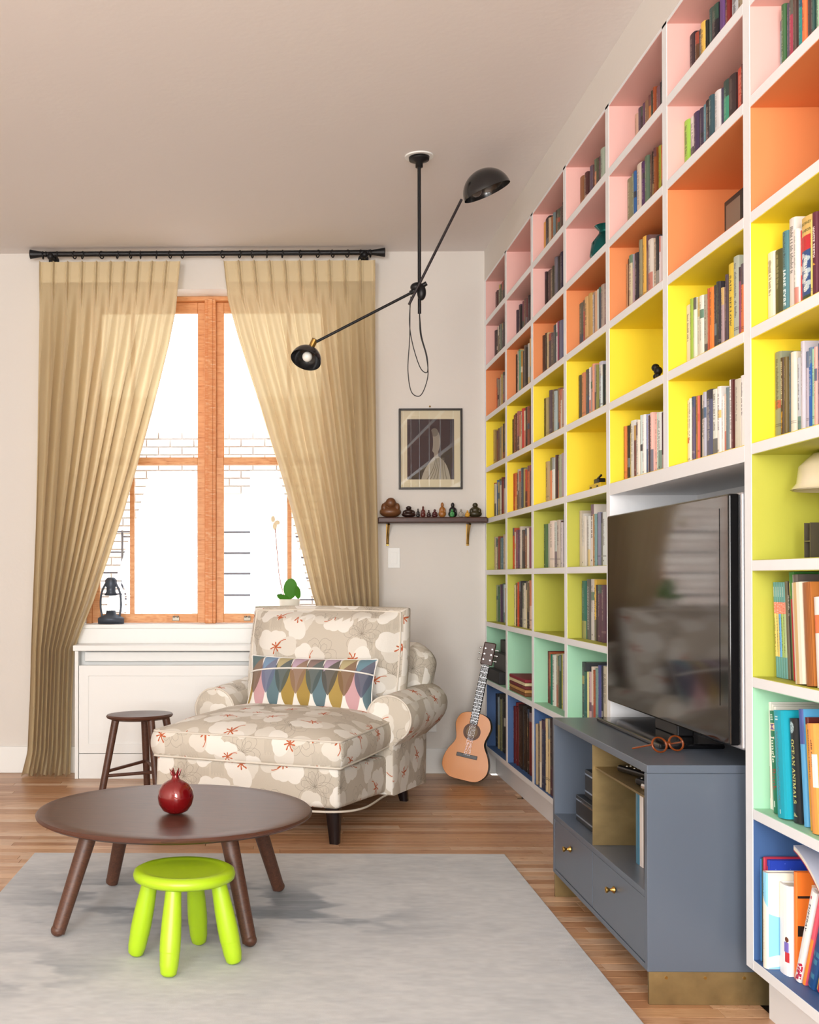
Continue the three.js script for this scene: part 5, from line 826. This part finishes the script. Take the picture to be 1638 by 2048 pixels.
// ---------------------------------------------------------------- ornaments and boxes on the shelves
{
  const y = (r) => ROWB[r - 1] + 0.0018;
  one('glass_vase', lathe([[0, 0], [0.04, 0.002], [0.062, 0.05], [0.055, 0.1], [0.028, 0.135], [0.026, 0.145], [0.045, 0.165], [0.042, 0.166], [0.022, 0.146], [0, 0.14]], 36), phy({ color: '#12605e', roughness: 0.12, metalness: 0.6, iridescence: 1, iridescenceIOR: 1.6 }), 'iridescent teal glass vase alone on a pink shelf', 'vase').position.set(1.27, y(2), -4.45);
  const f = thing('photo_frame', 'small black photo frame leaning on the empty orange shelf', 'frame', [1.27, y(3), -3.28]); mesh('frame', box(0, 0.012, 0, 0.16, 0, 0.13, 0.003), M.black, f); mesh('photo', box(-0.001, 0.001, 0.016, 0.144, 0.016, 0.114, 0), std({ color: '#7a6a5c', roughness: 0.4 }), f);
  const b = thing('black_statuette', 'little black statuette on the empty upper yellow shelf', 'statuette', [1.25, y(4), -3.79]); mesh('body', merge([rod([0, 0, 0], [0, 0.05, 0], 0.014, 0.008), ball(0, 0.06, 0, 0.014), ball(0, 0.075, -0.025, 0.013), ball(0, 0.045, -0.02, 0.01)]), M.black, b);
  const t = thing('toy_truck', 'small yellow and black toy truck on lower yellow shelf', 'toy', [1.22, y(5), -4.52]); mesh('body', box(0, 0.05, 0.008, 0.03, 0, 0.15, 0.004), std({ color: '#d8b820', roughness: 0.4 }), t); mesh('top', merge([box(0.01, 0.04, 0.03, 0.05, 0.03, 0.09, 0.004), rod([0.02, 0.05, 0.05], [0.02, 0.06, 0.1], 0.004)]), M.black, t); for (const z of [0.03, 0.12]) mesh('wheel', rod([-0.003, 0.01, z], [0.053, 0.01, z], 0.01), M.black, t);
  const l = thing('desk_lamp', 'cream enamel desk lamp standing on the near upper olive shelf', 'lamp', [1.32, y(6), -2.74]), cream = phy({ color: '#e2d6b8', roughness: 0.2, clearcoat: 0.6 }); mesh('shade', lathe([[0.098, 0.165], [0.085, 0.18], [0.08, 0.22], [0.05, 0.25], [0, 0.256], [0, 0.253], [0.048, 0.247], [0.077, 0.218], [0.082, 0.178], [0.094, 0.163]], 36), cream, l); mesh('stem', rod([0.02, 0.012, 0], [0.02, 0.2, 0], 0.007), M.black, l); mesh('base', rod([0.02, 0, 0], [0.02, 0.012, 0], 0.05), M.black, l);
  one('metal_letter', merge([box(0, 0.03, 0, 0.085, 0, 0.003, 0), box(0, 0.03, 0, 0.085, 0.03, 0.033, 0), box(0, 0.03, 0.04, 0.043, 0.003, 0.03, 0)]), std({ color: '#7a7264', roughness: 0.4, metalness: 0.8 }), 'steel letter H below the cream lamp shade', 'letter').position.set(1.25, y(6), -2.75);
  const bx = (n, label, x0, x1, y0, y1, z0, z1, c) => one(n, box(x0, x1, y0, y1, z0, z1, 0.003), std({ color: c, roughness: 0.7 }), label, 'box');
  bx('black_box', 'black storage box on the far mint shelf behind the guitar', 1.173, 1.4, 0.533, 0.6, -6.46, -6.12, '#232325'); bx('grey_box', 'grey archive box stacked on the black storage box', 1.2, 1.4, 0.6008, 0.69, -6.4, -6.1, '#4a4846'); bx('charcoal_box', 'charcoal box on top of the grey archive box', 1.23, 1.4, 0.6908, 0.76, -6.37, -6.1, '#33302f');
  for (let i = 0; i < 5; i++) bx('paper_folder', `${['brown', 'tan', 'dark red', 'cream', 'crimson'][i]} paper folder in the stack on the second mint shelf`, 1.178, 1.4, 0.5328 + i * 0.0165, 0.548 + i * 0.0165, -5.87, -5.5, ['#7a4a24', '#b8884c', '#6a1c24', '#d8c8a0', '#8a1c30'][i]);
}

scene.traverse((o) => { if (o.isMesh) { o.castShadow = true; o.receiveShadow = true; } });
renderer.render(scene, camera);
